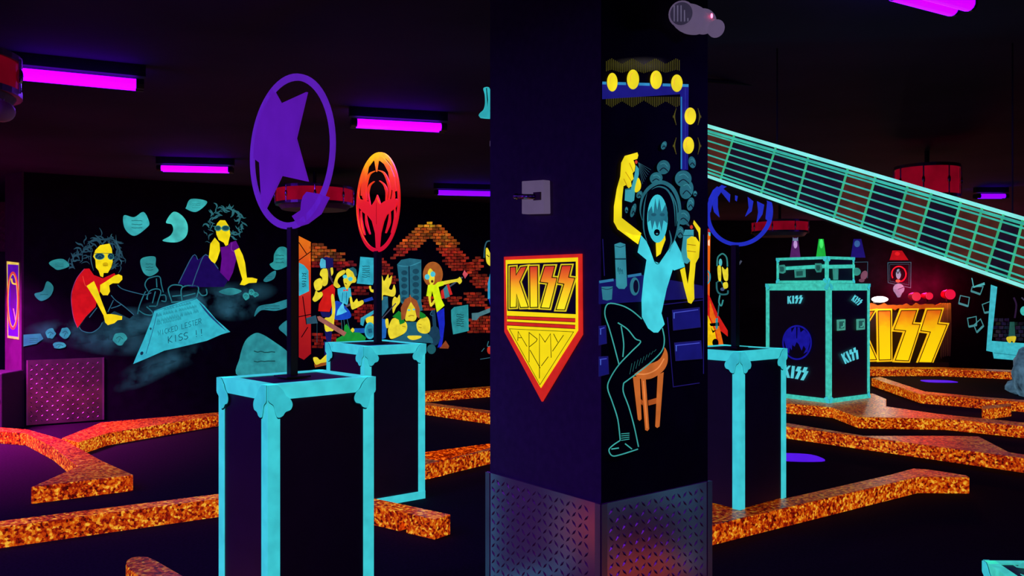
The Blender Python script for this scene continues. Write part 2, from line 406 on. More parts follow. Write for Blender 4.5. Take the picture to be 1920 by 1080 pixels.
# shield sign
SH = (900, 320, 2.4565); S2 = (940, 470, 5.14)
sg = empty('shield_sign', PL.pt(1018, 752), 'red and yellow shield sign reading KISS ARMY on the dark column', 'sign')
def plate(pts, T, plane, o0, th, m, name, parent, grad=None):
    b = MB(); b.prism([plane.pt(T[0]+x/T[2], T[1]+y/T[2], o0) for x, y in pts], plane.n*th); return b.build(name, parent, m)
RED = (212, 38, 30)
plate([(118, 397), (473, 383), (476, 755), (292, 1063), (120, 742)], SH, PL, .001, .008, fluo(RED), 'backing_board', sg)
plate([(128, 412), (460, 400), (461, 735), (290, 1000), (135, 728)], SH, PL, .0095, .002, fluo((252, 226, 14), .08), 'yellow_field', sg)
plate([(82, 130), (740, 105), (740, 612), (82, 580)], S2, PL, .012, .001, matte((50, 20, 70)), 'letter_panel', sg)
b = Paint(PL, S2); LO = LOGO
for P in LO: b.line(P, 34, fluo((225, 205, 30), .1), 7.2, sm=False, closed=True); b.line(P, 9, matte((40, 8, 10)), 7.7, sm=False, closed=True)
b.build('letter_outline', sg)
G1 = gradient([(.1, (255, 240, 15)), (.42, (255, 205, 15)), (.72, (240, 120, 20)), (.95, (215, 60, 25))])
b = Paint(PL, S2)
for P in LO: b.poly(P, G1, 7.4)
b.build('lettering', sg, label='KISS in red fading to yellow')
b = Paint(PL, S2)
b.poly([(78, 628), (738, 652), (738, 686), (78, 658)], RED, 6); b.poly([(78, 684), (738, 716), (735, 752), (78, 718)], RED, 6)
DK = matte((60, 45, 10))
for P in ([(78, 628), (738, 652)], [(78, 658), (738, 688)], [(78, 684), (738, 716)], [(78, 718), (738, 752)]): b.line(P, 5, DK, 6.4)
b.build('stripe', sg)
b = Paint(PL, SH); b.line([(147, 728), (443, 742), (288, 985)], 2.4, DK, 6.5, sm=False, closed=True)
b.T = S2
for P in ([(183, 868), (186, 778), (272, 922)], [(188, 838), (222, 836)], [(292, 1075), (292, 788), (370, 850), (362, 872), (296, 925)], [(300, 955), (400, 1130)], [(392, 1230), (392, 800), (446, 880), (498, 800), (506, 1030)],
          [(410, 1110), (478, 1020)], [(528, 800), (570, 882)], [(625, 812), (518, 968)]): b.line(P, 6.5, DK, 6.5, sm=False)
b.build('army_lettering', sg, label='thin black letters reading ARMY')

# mural on the right face
A1 = (1120, 80, 2.7); A2 = (1120, 440, 2.455)
mu = empty('dressing_room_mural', PR.pt(1200, 858), 'mural on the column of a performer spraying black hair before a bulb-lit mirror', 'mural')
b = Paint(PR, A1); BL = (26, 26, 122)
b.poly([(20, 205), (458, 216), (455, 645), (418, 645), (415, 262), (20, 287)], BL, 1)
for x0, x1 in ((20, 40), (98, 140), (205, 260), (325, 365), (425, 456)): b.line([(x0, 205+x0*.03), (x1, 205+x1*.03)], 14, (50, 140, 190), 1.6)
b.line([(420, 275), (420, 640)], 7, (40, 130, 185), 1.6); b.line([(440, 230), (440, 640)], 2, (50, 60, 160), 1.6)
b.build('painted_mirror_frame', mu)
for cx, cy, rx, ry in ((68, 202, 27, 47), (173, 188, 31, 50), (290, 190, 30, 47), (395, 207, 29, 44), (463, 373, 29, 43), (454, 521, 28, 43)):
    b = Paint(PR, A1); b.ell(cx, cy, rx, ry, (252, 232, 30), 3); b.line([(cx-rx*.5, cy+ry*.2), (cx-rx*.45, cy-ry*.4), (cx, cy-ry*.7)], 4, (240, 190, 60), 3.5)
    b.build('painted_bulb', mu)
b = Paint(PR, A1); OL = (76, 72, 16)
for x in range(42, 412, 9):
    k = min(abs(x-c) for c in (68, 173, 290, 395)); h = 62-k*.55
    b.line([(x, 172-h*.55), (x, 142-h)], 3.6, OL, .8)
    h2 = 44-k*.6
    if h2 > 5: b.line([(x, 275), (x, 285+h2)], 3.6, OL, .8)
for cy in (373, 521):
    for i in range(5):
        b.line([(395-i*4, cy-40+i*12), (388-i*2, cy), (395-i*4, cy+45-i*12)], 3, OL, .8); b.line([(505+i*4, cy-40+i*12), (512+i*2, cy), (505+i*4, cy+45-i*12)], 3, OL, .8)
b.mist(240, 110, 190, 40, (90, 90, 20), .5, k=.4); b.build('painted_light_rays', mu)
# dressing table
b = Paint(PR, A2); DB = (22, 22, 105)
b.poly([(2, 215), (200, 185), (480, 235), (484, 292), (2, 320)], (20, 18, 88), 1); b.line([(4, 218), (70, 208)], 12, (46, 120, 160), 1.5); b.line([(135, 192), (198, 182)], 12, (46, 120, 160), 1.5)
for P in ([(340, 348), (465, 335), (470, 425), (345, 440)], [(350, 498), (472, 488), (478, 570), (356, 580)], [(2, 422), (34, 418), (38, 500), (2, 508)], [(2, 562), (44, 560), (48, 640), (2, 652)]):
    b.poly(P, DB, 1.2); (x0, y0), (x1, y1) = P[0], P[1]; b.line([(x0+4, y0+12), (x1-6, y1+10)], 4, (70, 80, 190), 1.8); b.line([(x0+8, y0+12), (x0+8, y0+38)], 4, (80, 110, 210), 1.8)
    b.line(P, 3, (30, 25, 90), 1.6, sm=False, closed=True)
for P in ([(318, 380), (345, 700), (466, 682)], [(298, 322), (484, 300)], [(20, 20), (28, 190)], [(484, 0), (484, 640)]): b.line(P, 4, (30, 22, 95), 1.5, sm=False)
b.build('painted_dressing_table', mu)
b = Paint(PR, A2); b.poly([(72, 45), (98, 36), (122, 44), (125, 112), (130, 235), (118, 250), (92, 249), (80, 236), (75, 112)], (52, 140, 152), 3); b.line([(74, 112), (126, 112)], 7, (20, 60, 75), 3.5); b.line([(74, 52), (98, 58), (121, 50)], 3, (20, 70, 85), 3.5)
for i in range(3): b.line([(86+i*9, 170), (88+i*9, 150+i*5), (94+i*8, 182)], 2.5, (20, 80, 95), 3.6)
b.build('painted_bottle', mu)
b = Paint(PR, A2); b.poly([(12, 240), (64, 238), (60, 298), (38, 303), (18, 299)], (46, 120, 135), 3); b.line([(12, 246), (38, 252), (64, 244)], 3, (16, 50, 66), 3.5); b.build('painted_cup', mu)
b = Paint(PR, A2); b.ell(165, 238, 22, 42, (46, 120, 135), 3); b.ell(170, 238, 12, 30, (12, 10, 40), 3.4); b.build('painted_tape_roll', mu)
# stool
b = Paint(PR, A2); BR = (200, 104, 42)
b.poly([(158, 652), (190, 655), (198, 848), (190, 856), (181, 850)], BR, 2); b.poly([(195, 662), (217, 665), (233, 893), (225, 903), (214, 898)], BR, 2.3); b.poly([(272, 645), (300, 632), (281, 882), (270, 889), (261, 882)], BR, 2)
b.poly([(174, 738), (205, 765), (203, 785), (175, 760)], (170, 80, 30), 1.8); b.poly([(228, 762), (276, 748), (273, 775), (230, 786)], (170, 80, 30), 1.8)
b.poly([(163, 636), (185, 610), (270, 580), (298, 540), (302, 518), (316, 545), (315, 592), (290, 632), (240, 662), (190, 662)], BR, 3, sm=True)
b.line([(170, 640), (220, 640), (270, 615), (300, 570)], 5, (240, 150, 80), 3.5); b.line([(205, 672), (222, 890)], 4, (235, 145, 75), 3.5)
b.build('painted_stool', mu)
# performer
fig = Paint(PR, A1)
fig.poly([(128, 575), (165, 565), (192, 557), (197, 572), (192, 590), (172, 596), (182, 625), (178, 652), (168, 662), (173, 690), (160, 705), (163, 728), (148, 738), (134, 722), (122, 728), (114, 800), (113, 888), (212, 965), (196, 1022), (92, 945), (72, 908), (73, 830), (88, 740), (105, 680), (110, 610)], YEL, 5)
fig.poly([(176, 742), (192, 686), (207, 715), (203, 745), (182, 760)], YEL, 7, sm=True)
for P in ([(150, 610), (170, 655)], [(130, 655), (160, 702)], [(122, 690), (140, 730)]): fig.line(P, 3, (170, 120, 10), 5.6)
fig.poly([(285, 1015), (322, 995), (332, 975), (336, 1010), (312, 1068), (288, 1085)], YEL, 5)
fig.T = A2
fig.poly([(118, -12), (150, 0), (190, 5), (178, 45), (150, 25)], YEL, 5)
fig.poly([(368, 162), (390, 150), (403, 228), (412, 165), (415, 118), (402, 105), (398, 62), (400, 22), (420, 8), (440, 12), (458, 38), (452, -10), (428, -50), (432, -66), (462, -28), (460, 40), (455, 105), (440, 132), (432, 220), (434, 296), (420, 318), (405, 312), (386, 240)], YEL, 7)
for P in ([(400, 45), (440, 50)], [(400, 75), (440, 80)]): fig.line(P, 3, (150, 110, 10), 7.5)
fp = fig.build('painted_performer', mu, label='yellow skinned performer with raised arms')
b = Paint(PR, A1)
b.ell(292, 892, 52, 122, (66, 208, 214), 6)
b.poly([(243, 858), (262, 828), (270, 868), (280, 788), (290, 848), (300, 788), (312, 858), (332, 818), (343, 862), (341, 915), (322, 900), (312, 955), (301, 905), (290, 945), (278, 902), (264, 950), (256, 900), (243, 910)], (38, 118, 132), 6.5)
b.ell(272, 872, 13, 8, (30, 90, 105), 6.8); b.ell(315, 872, 13, 8, (30, 90, 105), 6.8)
b.ell(288, 962, 15, 17, BLACK, 6.9); b.ell(288, 968, 6, 4, (60, 150, 160), 7.1); b.build('painted_face', fp)
b = Paint(PR, A1)
b.poly([(222, 790), (250, 730), (310, 700), (365, 735), (388, 800), (390, 900), (372, 1010), (335, 1085), (300, 1100), (318, 1040), (348, 960), (350, 860), (325, 800), (300, 768), (275, 785), (245, 840), (238, 920), (250, 1000), (270, 1060), (262, 1110), (230, 1020), (212, 930), (210, 850)], BLACK, 5.5)
HC = (38, 104, 112)
for P, w_ in (([(215, 900), (205, 850), (218, 780), (255, 732), (310, 708), (365, 735), (398, 800), (405, 880), (385, 980), (352, 1060)], 20), ([(262, 745), (300, 730), (345, 750), (375, 820), (382, 930)], 9), ([(240, 760), (225, 830), (222, 940), (240, 1010)], 7), ([(360, 760), (388, 830), (390, 930)], 8), ([(352, 950), (362, 1010), (340, 1070)], 9)):
    b.line(P, w_, HC, 6, taper=True)
for cx, cy, rx, ry, r in ((325, 632, 33, 36, .3), (288, 688, 33, 30, -.5), (425, 690, 42, 42, .4), (442, 745, 34, 48, .2), (470, 607, 18, 30, -.2), (327, 522, 13, 22, .4), (462, 818, 18, 34, .2), (425, 885, 34, 38, 0), (172, 850, 12, 36, .3), (203, 770, 14, 20, .5), (410, 960, 18, 30, 0), (138, 848, 8, 16, 0), (485, 765, 10, 14, 0)):
    b.ell(cx, cy, rx, ry, HC, 4.5, rot=r); b.line([(cx-rx*.6, cy+ry*.5), (cx, cy+ry*.1), (cx+rx*.7, cy+ry*.6)], 5, (12, 26, 40), 4.9); b.line([(cx-rx*.5, cy-ry*.4), (cx+rx*.1, cy-ry*.55), (cx+rx*.6, cy-ry*.1)], 3.5, (60, 140, 145), 4.9)
b.build('painted_hair', fp)
b = Paint(PR, A1); b.poly([(186, 622), (200, 640), (200, 668), (182, 740), (176, 800), (162, 810), (128, 800), (131, 742), (160, 738), (176, 680)], (62, 165, 172), 4.8); b.line([(131, 745), (160, 742)], 4, (20, 80, 92), 5.2); b.ell(186, 606, 7, 9, (200, 60, 40), 5)
for i in range(7): b.line([(198, 608), (262-i*7, 645+i*12)], 1.8, (46, 90, 98), 4)
b.build('painted_spray_can', fp)
b = Paint(PR, A2); b.poly([(385, 0), (392, -22), (432, -22), (432, 20), (418, 120), (402, 135), (376, 125), (375, 80)], (58, 158, 165), 6); b.line([(384, 5), (430, 5)], 4, (24, 90, 100), 6.4); b.ell(422, -34, 7, 9, (200, 60, 40), 6)
for i in range(6): b.line([(416, -38), (352+i*5, -72-i*9)], 1.8, (46, 90, 98), 4)
b.build('painted_spray_can', fp)
b = Paint(PR, A2)
b.poly([(190, 3), (174, 82), (215, 116), (202, 200), (192, 300), (194, 378), (222, 430), (248, 450), (268, 450), (299, 412), (284, 362), (308, 250), (336, 160), (342, 165), (392, 148), (374, 82), (345, 24), (322, 62), (274, 132), (250, 122), (228, 60), (214, 30)], (72, 218, 224), 6)
b.line([(250, 122), (262, 135), (274, 132)], 4, (30, 90, 100), 6.6); b.build('painted_shirt', fp)
b = Paint(PR, A2)
b.poly([(40, 320), (110, 330), (190, 385), (230, 440), (268, 455), (294, 432), (298, 500), (270, 560), (110, 680), (120, 740), (150, 820), (178, 960), (175, 990), (60, 1018), (45, 995), (95, 945), (90, 850), (60, 760), (38, 700), (52, 650), (92, 600), (60, 480), (25, 360)], BLACK, 4)
LG = (62, 168, 158)
for P in ([(195, 388), (150, 350), (100, 325), (40, 318), (25, 365), (45, 430), (65, 500), (90, 595)], [(85, 405), (130, 435), (165, 478), (190, 493), (150, 535), (90, 598), (50, 660), (38, 705), (60, 770), (85, 850), (96, 945)],
          [(100, 420), (112, 500), (108, 562)], [(290, 430), (299, 480), (290, 530), (250, 575), (180, 632), (112, 682)], [(112, 682), (110, 722), (135, 790), (160, 880), (180, 975)],
          [(96, 945), (62, 968), (44, 990), (60, 1016), (100, 1010), (178, 985)], [(118, 960), (150, 985)], [(55, 985), (90, 980)]): b.line(P, 5.5, LG, 4.8)
for i in range(4): b.line([(100, 915+i*10), (138, 912+i*9)], 3.5, LG, 5)
for i in range(9): b.line([(150+i*14, 585-i*8+6), (140+i*14, 640-i*13+2)], 2.2, (36, 96, 92), 4.6)
b.build('painted_trousers', fp)

# emergency light at the top of the right face
el = empty('emergency_light', PR.pt(1275, 70), 'white twin-head emergency light with a red indicator, high on the column', 'emergency light')
X, Yv, Zv = PR.d, PR.n, Vector((0, 0, 1))
b = MB(); b.ball(PR.pt(1277, 42, .05), (.098, .055, .058), WHITEP, 24, 14, (X, Yv, Zv)); b.ball(PR.pt(1300, 46, .05), (.055, .05, .05), WHITEP, 20, 12, (X, Yv, Zv)); b.build('body', el, smooth=True)
hd = (at(1248, 48, 2.0)-PR.pt(1252, 44, .09)); hd = Vector((-.35, -1, -.15)).normalized()
c0 = PR.pt(1257, 40, .07)
b = MB(); b.tube(c0, c0+hd*.075, .036, 24, WHITEP, .05); b.build('lamp_head', el, smooth=False, bevel=.003)
b = MB(); b.tube(c0+hd*.076, c0+hd*.080, .042, 24, fluo((50, 44, 66)))
for i in range(-2, 3): b.box(tuple(c0+hd*.084+Vector((i*.013, 0, 0))), (.004, .004, .06), math.atan2(hd.y, hd.x)+1.57, fluo((100, 92, 122)))
b.build('lens', el, m=None)
c1 = PR.pt(1304, 58, .08); h2 = Vector((.25, -1, -.55)).normalized()
b = MB(); b.tube(c1, c1+h2*.05, .028, 20, WHITEP, .036); b.build('lamp_head', el, bevel=.003)
b = MB(); b.ball(PR.pt(1295, 42, .106), (.0052, .004, .0095), lamp((255, 60, 90), 14), 12, 8, (X, Yv, Zv)); b.build('indicator_lamp', el, label='glowing red indicator')

# ------------------------------------------------------------------ flight-case pedestals
BRK = fluo((56, 192, 202), .2); TRIM = fluo(CYAN, .16); TRIMF = fluo((66, 205, 185), .3, 22)
def cased(parent, C4, z0, z1, wd, m_trim, m_body, brk=.085, bottom=True, wt=None, bb=True):
    """black box with angle trims on every edge and lobed corner brackets; C4 = near, right, back, left"""
    N, R, B, L = [Vector((*p[:2], 0)) for p in C4]; ctr = (N+R+B+L)/4; e = .004; wt = wt or wd
    inn = [c+(ctr-c)*.012 for c in (N, R, B, L)]
    b = MB(); b.prism([c+Vector((0, 0, z0+.005)) for c in inn], (0, 0, z1-z0-.01)); b.build('body', parent, m_body)
    cs = (N, R, B, L); up = Vector((0, 0, 1))
    for i in range(4):
        c, p, n_ = cs[i], cs[i-1], cs[(i+1) % 4]; dp = (p-c).normalized(); dn = (n_-c).normalized(); b = MB()
        q = [c, c+dn*wd, c+dn*wd+dp*e, c+dn*e+dp*e, c+dn*e+dp*wd, c+dp*wd]
        b.prism([v+up*z0 for v in q], up*(z1-z0)); b.build('corner_trim', parent, m_trim)
    for i in range(4):
        c, n_ = cs[i], cs[(i+1) % 4]; d = (n_-c).normalized(); k = Vector((-d.y, d.x, 0))
        if k.dot(ctr-c) < 0: k = -k
        for zz, s in ((z1, -1),) + (((z0, 1),) if bottom else ()):
            w_ = wt if s < 0 else wd
            b = MB(); a, z = -k*.003, up*zz
            q = [c+a+z, c+a+z+up*s*w_, c+k*e+z+up*s*w_, c+k*e+z+up*s*e, c+k*wd+z+up*s*e, c+k*wd+z]
            b.prism([v+d*.001 for v in q], d*((n_-c).length-.002)); b.build('edge_trim', parent, m_trim)
    if brk:
        for i in range(4):
            c, p, n_ = cs[i], cs[i-1], cs[(i+1) % 4]
            for zz, s in ((z1, -1),) + (((z0, 1),) if bottom and bb else ()):
                b = MB()
                for d in ((p-c).normalized(), (n_-c).normalized()):
                    k = Vector((-d.y, d.x, 0))
                    if k.dot(ctr-c) > 0: k = -k
                    P = smooth_pts([(0, 0), (.45, 0), (.82, .3), (1.02, .62), (1.3, .85), (1.42, 1.15), (1.3, 1.42), (1.0, 1.52), (.82, 1.72), (.55, 1.78), (.42, 1.5), (.3, 1.1), (0, .8)], True, 4)
                    b.prism([c+d*(max(x*1.045, 0)*brk)+up*(zz+s*max(y*1.045, 0)*brk)+k*.0031 for x, y in P], k*.002, matte((14, 60, 78)))
                    b.prism([c+d*(max(x, 0)*brk)+up*(zz+s*max(y, 0)*brk)+k*.0052 for x, y in P], k*.005, BRK)
                b.build('corner_bracket', parent)
def dir2(t): return Vector((math.cos(t), -math.sin(t), 0))
def ring(b, C, d, r0, r1, th, n=64, m=None):
    nn = Vector((d.y, -d.x, 0))*th/2; up = Vector((0, 0, 1)); vs = []
    for i in range(n):
        a = 2*math.pi*i/n; u = d*math.cos(a)+up*math.sin(a); vs += [C+u*r1-nn, C+u*r1+nn, C+u*r0+nn, C+u*r0-nn]
    b.add(vs, [[4*i+k, 4*i+(k+1) % 4, 4*((i+1) % n)+(k+1) % 4, 4*((i+1) % n)+k] for i in range(n) for k in range(4)], m)
def pedestal(C4, z0, z1, label, px_pole, disc_y, R, pxl, pxr, disc, pole_w=.036):
    N, Rr, B, L = [Vector((*p[:2], 0)) for p in C4]; ctr = (N+Rr+B+L)/4
    root = empty('flight_case_pedestal', (ctr.x, ctr.y, z0), label, 'pedestal')
    cased(root, C4, z0, z1, .055, TRIM, PANEL, brk=.075, wt=.062, bottom=z0 < .1, bb=False)
    Yp = ctr.y; Xp = (px_pole-960)*Yp/F
    kl, kr = (pxl-960)/F, (pxr-960)/F
    t = min((abs(2*R*math.cos(q)-kr*(Yp-R*math.sin(q))+kl*(Yp+R*math.sin(q))), q) for q in [i*math.pi/720 for i in range(360)])[1]
    zc = EYE-(disc_y-540)*Yp/F; C = Vector((kr*(Yp-R*math.sin(t))-R*math.cos(t), Yp, zc))
    ang = math.atan2((Rr-N).y, (Rr-N).x)
    b = MB(); Xp = (Xp+C.x)/2; b.box((Xp, Yp, (z1+zc-R)/2+.004), (pole_w, pole_w, zc-R-z1+.008), ang); b.box((Xp, Yp, z1+.004), (.12, .12, .008), ang); b.build('pole', root, BLKMETAL, bevel=.002)
    d = dir2(t); disc(root, C, d, R)
    a, e = C-d*R, C+d*R
    print(label[:30], 'disc px', 960+F*a.x/a.y, 960+F*e.x/e.y, 'sides', (Rr-N).length, (L-N).length)
    return root
PURP = fluo((90, 22, 168), .12, 6); PURP2 = fluo((92, 30, 178), .1)
def flat(P, T, plane, th=.01):
    return [plane.pt(T[0]+x/T[2], T[1]+y/T[2], -th/2) for x, y in P], plane.n*th
def star_disc(root, C, d, R):
    b = MB(); ring(b, C, d, R-.03, R, .01); o = b.build('disc_ring', root, PURP2, label='purple ring on a pole')
    pl = Plane((C-d)[:2], (C+d)[:2]); T = (340, 120, 1.742)
    b = MB(); b.prism(*flat([(298, 78), (327, 130), (411, 92), (375, 243), (414, 384), (328, 365), (272, 482), (264, 465), (257, 322), (238, 308), (241, 225), (262, 150)], T, pl)); b.build('star', o, PURP, label='purple five pointed star')
    b = MB(); b.prism(*flat([(400, 432), (412, 418), (455, 425), (482, 436), (455, 490), (412, 522), (386, 530), (364, 497), (392, 478), (394, 452)], T, pl)); b.build('comet_tail', o, PURP)
def spider_disc(root, C, d, R):
    g = gradient([(0, (205, 10, 42)), (.5, (226, 28, 26)), (.72, (240, 62, 16)), (.84, (250, 110, 12)), (.97, (255, 205, 10))])
    b = MB(); ring(b, C, d, R-.028, R, .01)
    pl = Plane((C-d)[:2], (C+d)[:2]); T = (660, 280, 5.4)
    def pp(P, th=.009): b.prism(*flat(P, T, pl, th))
    def arc(P, w_):
        pb = Paint(pl, T); P = smooth_pts(P, False, 5); n = len(P); Lp = []; Rp = []
        for i in range(n):
            a, c = P[max(0, i-1)], P[min(n-1, i+1)]; h = math.hypot(c[0]-a[0], c[1]-a[1]); nx, ny = -(c[1]-a[1])/h, (c[0]-a[0])/h
            k = w_*.36*min(1, .15+1.6*i/n, .25+1.6*(n-1-i)/n) if w_ > 0 else 1
            Lp.append((P[i][0]+nx*k, P[i][1]+ny*k)); Rp.append((P[i][0]-nx*k, P[i][1]-ny*k))
        pp(Lp+Rp[::-1], .0095)
    pp([(95, 400), (105, 300), (130, 180), (200, 85), (258, 50), (320, 80), (390, 170), (432, 280), (452, 420), (425, 430), (400, 400), (372, 230), (330, 150), (282, 112), (266, 118), (250, 228), (232, 118), (215, 112), (165, 180), (138, 330), (130, 430), (110, 470), (92, 470)])
    pp([(62, 500), (110, 512), (165, 530), (200, 575), (238, 515), (258, 460), (276, 505), (292, 557), (325, 530), (380, 505), (450, 500), (470, 520), (440, 590), (395, 625), (350, 665), (322, 730), (292, 850), (278, 1000), (246, 1000), (238, 850), (205, 725), (165, 672), (118, 640), (75, 590), (55, 540)])
    for P, w_ in (([(232, 220), (180, 250), (148, 330), (135, 430), (150, 520)], 34), ([(266, 212), (325, 240), (368, 330), (385, 430), (370, 520)], 36), ([(225, 325), (182, 365), (163, 440), (185, 560)], 30), ([(280, 318), (328, 360), (352, 430), (345, 530)], 32),
                  ([(92, 620), (98, 740), (132, 868)], 32), ([(140, 640), (150, 750), (184, 860)], 34), ([(385, 630), (378, 740), (343, 848)], 36), ([(432, 590), (436, 720), (400, 845)], 34), ([(118, 410), (120, 480), (135, 520)], 40), ([(420, 400), (420, 480), (400, 520)], 44)): arc(P, w_)
    o = b.build('spider_emblem', root, g, label='red spider disc fading to yellow at the top')
    pb = Paint(pl, T); pb.line([(258, 540), (258, 760)], 5, (120, 6, 20), 3.2)
    for P in ([(68, 400), (78, 460), (95, 512)], [(52, 560), (70, 720), (120, 880), (190, 975)], [(100, 690), (112, 790), (132, 860)], [(262, 480), (276, 520), (293, 556)]): pb.line(P, 8, (255, 120, 30), 3.2, taper=True)
    pb.build('highlight_line', o)
BLUE = fluo((34, 46, 190), .12)
def bat_disc(root, C, d, R):
    b = MB(); ring(b, C, d, R-.025, R, .014); o = b.build('disc_ring', root, BLUE, label='blue ring on a pole')
    pl = Plane((C-d)[:2], (C+d)[:2]); T = (1310, 220, 3.148); b = MB()
    for P in ([(85, 430), (78, 500), (92, 560), (122, 590), (112, 530), (112, 470), (132, 440), (182, 502), (186, 455), (150, 425), (110, 408)], [(290, 470), (322, 495), (312, 555), (275, 585), (296, 535)], [(345, 495), (386, 515), (376, 572), (342, 622), (352, 560)],
              [(405, 500), (436, 540), (420, 620), (395, 600)], [(216, 460), (230, 465), (224, 496), (216, 490)], [(85, 430), (60, 480), (52, 560), (70, 560), (82, 500), (120, 425)]):
        b.prism(*flat(P, T, pl))
    b.build('bat_emblem', o, BLUE)
P1 = corner_rect(502, 3.47, math.radians(43.4), 410, 701)
P2 = corner_rect(683, 5.79, math.radians(38), 612, 797)
P3 = corner_rect(1387, 5.29, math.radians(39.5), 0, 1474, b=.5)
pedestal(P1, 0, 1.103, 'tall black and cyan pedestal holding up the purple star disc', 552, 285, .345, 470, 628, star_disc)
pedestal(P2, 0, 1.103, 'black and cyan pedestal holding up the red spider disc', 709, 379.5, .36, 669, 750, spider_disc, .045)
pedestal(P3, .1215, 1.103, 'black and cyan pedestal holding up the blue bat disc right of the column', 1372, 399, .222, 1324, 1449, bat_disc, .04)

# ------------------------------------------------------------------ orange chip-carpet curbs
CZ = .12
def curb(pix, label, name='curb'):
    P = [on_z(x, y, CZ) for x, y in pix]; b = MB(); b.slab(P, 0, CZ)
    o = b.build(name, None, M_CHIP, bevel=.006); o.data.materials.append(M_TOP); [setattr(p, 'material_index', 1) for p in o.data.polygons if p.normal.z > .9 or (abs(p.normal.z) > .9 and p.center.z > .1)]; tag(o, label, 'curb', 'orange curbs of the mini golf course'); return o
curb([(1250, 1006), (1329, 986), (1722, 894), (1818, 895), (1812, 891), (1740, 880), (1712, 878), (1668, 890), (1473, 934), (1440, 920), (1250, 912)], 'orange curb under the pedestal right of the column, ending bottom right')
curb([(1380, 792), (1477, 800), (1920, 859), (2000, 872), (1990, 862), (1893, 848), (1835, 818), (1770, 817), (1621, 817), (1477, 793), (1380, 786)], 'long orange curb crossing right of the pedestal to the picture edge, with a wedge top')
curb([(1425, 752), (1560, 764), (1609, 782), (1773, 785), (1920, 799), (1990, 806), (1990, 799), (1760, 776), (1662, 762), (1662, 748), (1638, 738), (1500, 728)], 'orange curb the large flight case stands on, running to the right edge')
curb([(1634, 709), (1726, 739), (1840, 748), (1920, 754), (1990, 760), (1990, 755), (1840, 744), (1735, 734), (1650, 706)], 'orange curb bending right behind the flight case, third from the far wall')
curb([(1841, 768), (1896, 761.5), (1896, 756), (1841, 761)], 'short orange curb with a square end at the right edge')
curb([(1560, 690), (1632, 692), (1763, 692), (1905, 698), (1990, 706), (1990, 702), (1905, 694), (1763, 688.5), (1560, 687)], 'farthest orange curb in front of the yellow letter sign')
curb([(780, 738), (798, 737), (1000, 722), (1000, 718), (798, 733), (780, 734)], 'farthest orange curb left of the column, before the brick mural')
curb([(760, 752), (798, 759), (1000, 786), (1000, 780), (798, 754), (760, 747)], 'orange curb left of the column sloping down to the right')
curb([(760, 884), (796, 871), (985, 829), (985, 822), (912, 838), (855, 852), (826, 864), (796, 857), (760, 852)], 'orange curb between the red disc pedestal and the column')
# joined front curb with the drain notch
def notched():
    P = [on_z(x, y, CZ) for x, y in [(-160, 1010), (0, 989), (410, 935), (545, 915.5), (545, 905), (410, 926), (0, 977), (-160, 997)]]
    b = MB(); b.slab(P, 0, CZ, M_CHIP)
    A, B = Vector((*on_z(546, 915, CZ), 0)), Vector((*on_z(815, 974, CZ), 0)); d = (B-A).normalized(); k = Vector((-d.y, d.x, 0)); ln = (B-A).length
    X = Vector((*on_z(755, 961, CZ), 0)); u0 = (X-A).dot(d); pr = [(0, 0), (u0-.03, 0), (u0-.03, .04)]+[(u0-.03*math.cos(q), .04+.03*math.sin(q)) for q in [math.pi*i/8 for i in range(1, 8)]]+[(u0+.03, .04), (u0+.03, 0), (ln, 0), (ln, CZ), (0, CZ)]
    b.prism([A+d*u+Vector((0, 0, z)) for u, z in pr], k*.14, M_CHIP)
    o = b.build('curb', None); tag(o, 'orange curb from the left edge behind the star pedestal to a notched end', 'curb', 'orange curbs of the mini golf course')
notched()
curb([(58, 913), (250, 890), (190, 863), (120, 824), (52, 805), (-120, 792), (-120, 800), (48, 812), (100, 838), (146, 874), (120, 886)], 'orange curb with a broad wedge end, lower left')
curb([(116, 821), (148, 829), (201, 812), (410, 778), (600, 750), (600, 744), (410, 773), (189, 792)], 'orange curb along the foot of the mural wall on the left')
curb([(236, 1058), (238, 1050), (246, 1045), (262, 1042.5), (278, 1044), (292, 1050), (372, 1096), (378, 1110), (330, 1122), (300, 1110), (244, 1068)], 'rounded orange curb end at the bottom edge, left of the pedestal')
for P, lab in (([(-.5, 2.6), (-1.85, 3.72), (-2.05, 3.5), (-.7, 2.32)], 'unseen orange curb added on the near floor, left of the column foot'), ([(1.05, 3.05), (1.74, 3.32), (1.74, 3.06), (1.12, 2.82)], 'unseen orange curb added on the near floor, right of the column foot')):
    b = MB(); b.slab(P, 0, CZ); tag(b.build('curb', None, M_CHIP, bevel=.006), lab, 'curb', 'orange curbs of the mini golf course')  # unseen curbs added so the steel plates reflect some orange
for i, (x, y, rx, lab) in enumerate(((1497, 858, .3, 'painted violet glow spot on the floor right of the pedestal'), (1762, 715, .36, 'small painted violet glow spot before the yellow letter sign'))):
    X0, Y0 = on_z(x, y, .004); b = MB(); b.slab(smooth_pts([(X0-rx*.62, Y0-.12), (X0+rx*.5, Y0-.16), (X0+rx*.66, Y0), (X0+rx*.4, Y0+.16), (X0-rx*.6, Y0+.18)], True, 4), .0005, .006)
    tag(b.build('painted_glow_spot', None, fluo((88, 22, 235), .15)), lab, 'glow spot', 'painted violet glow spots')  # violet glow on the floor, painted as thin emissive patches

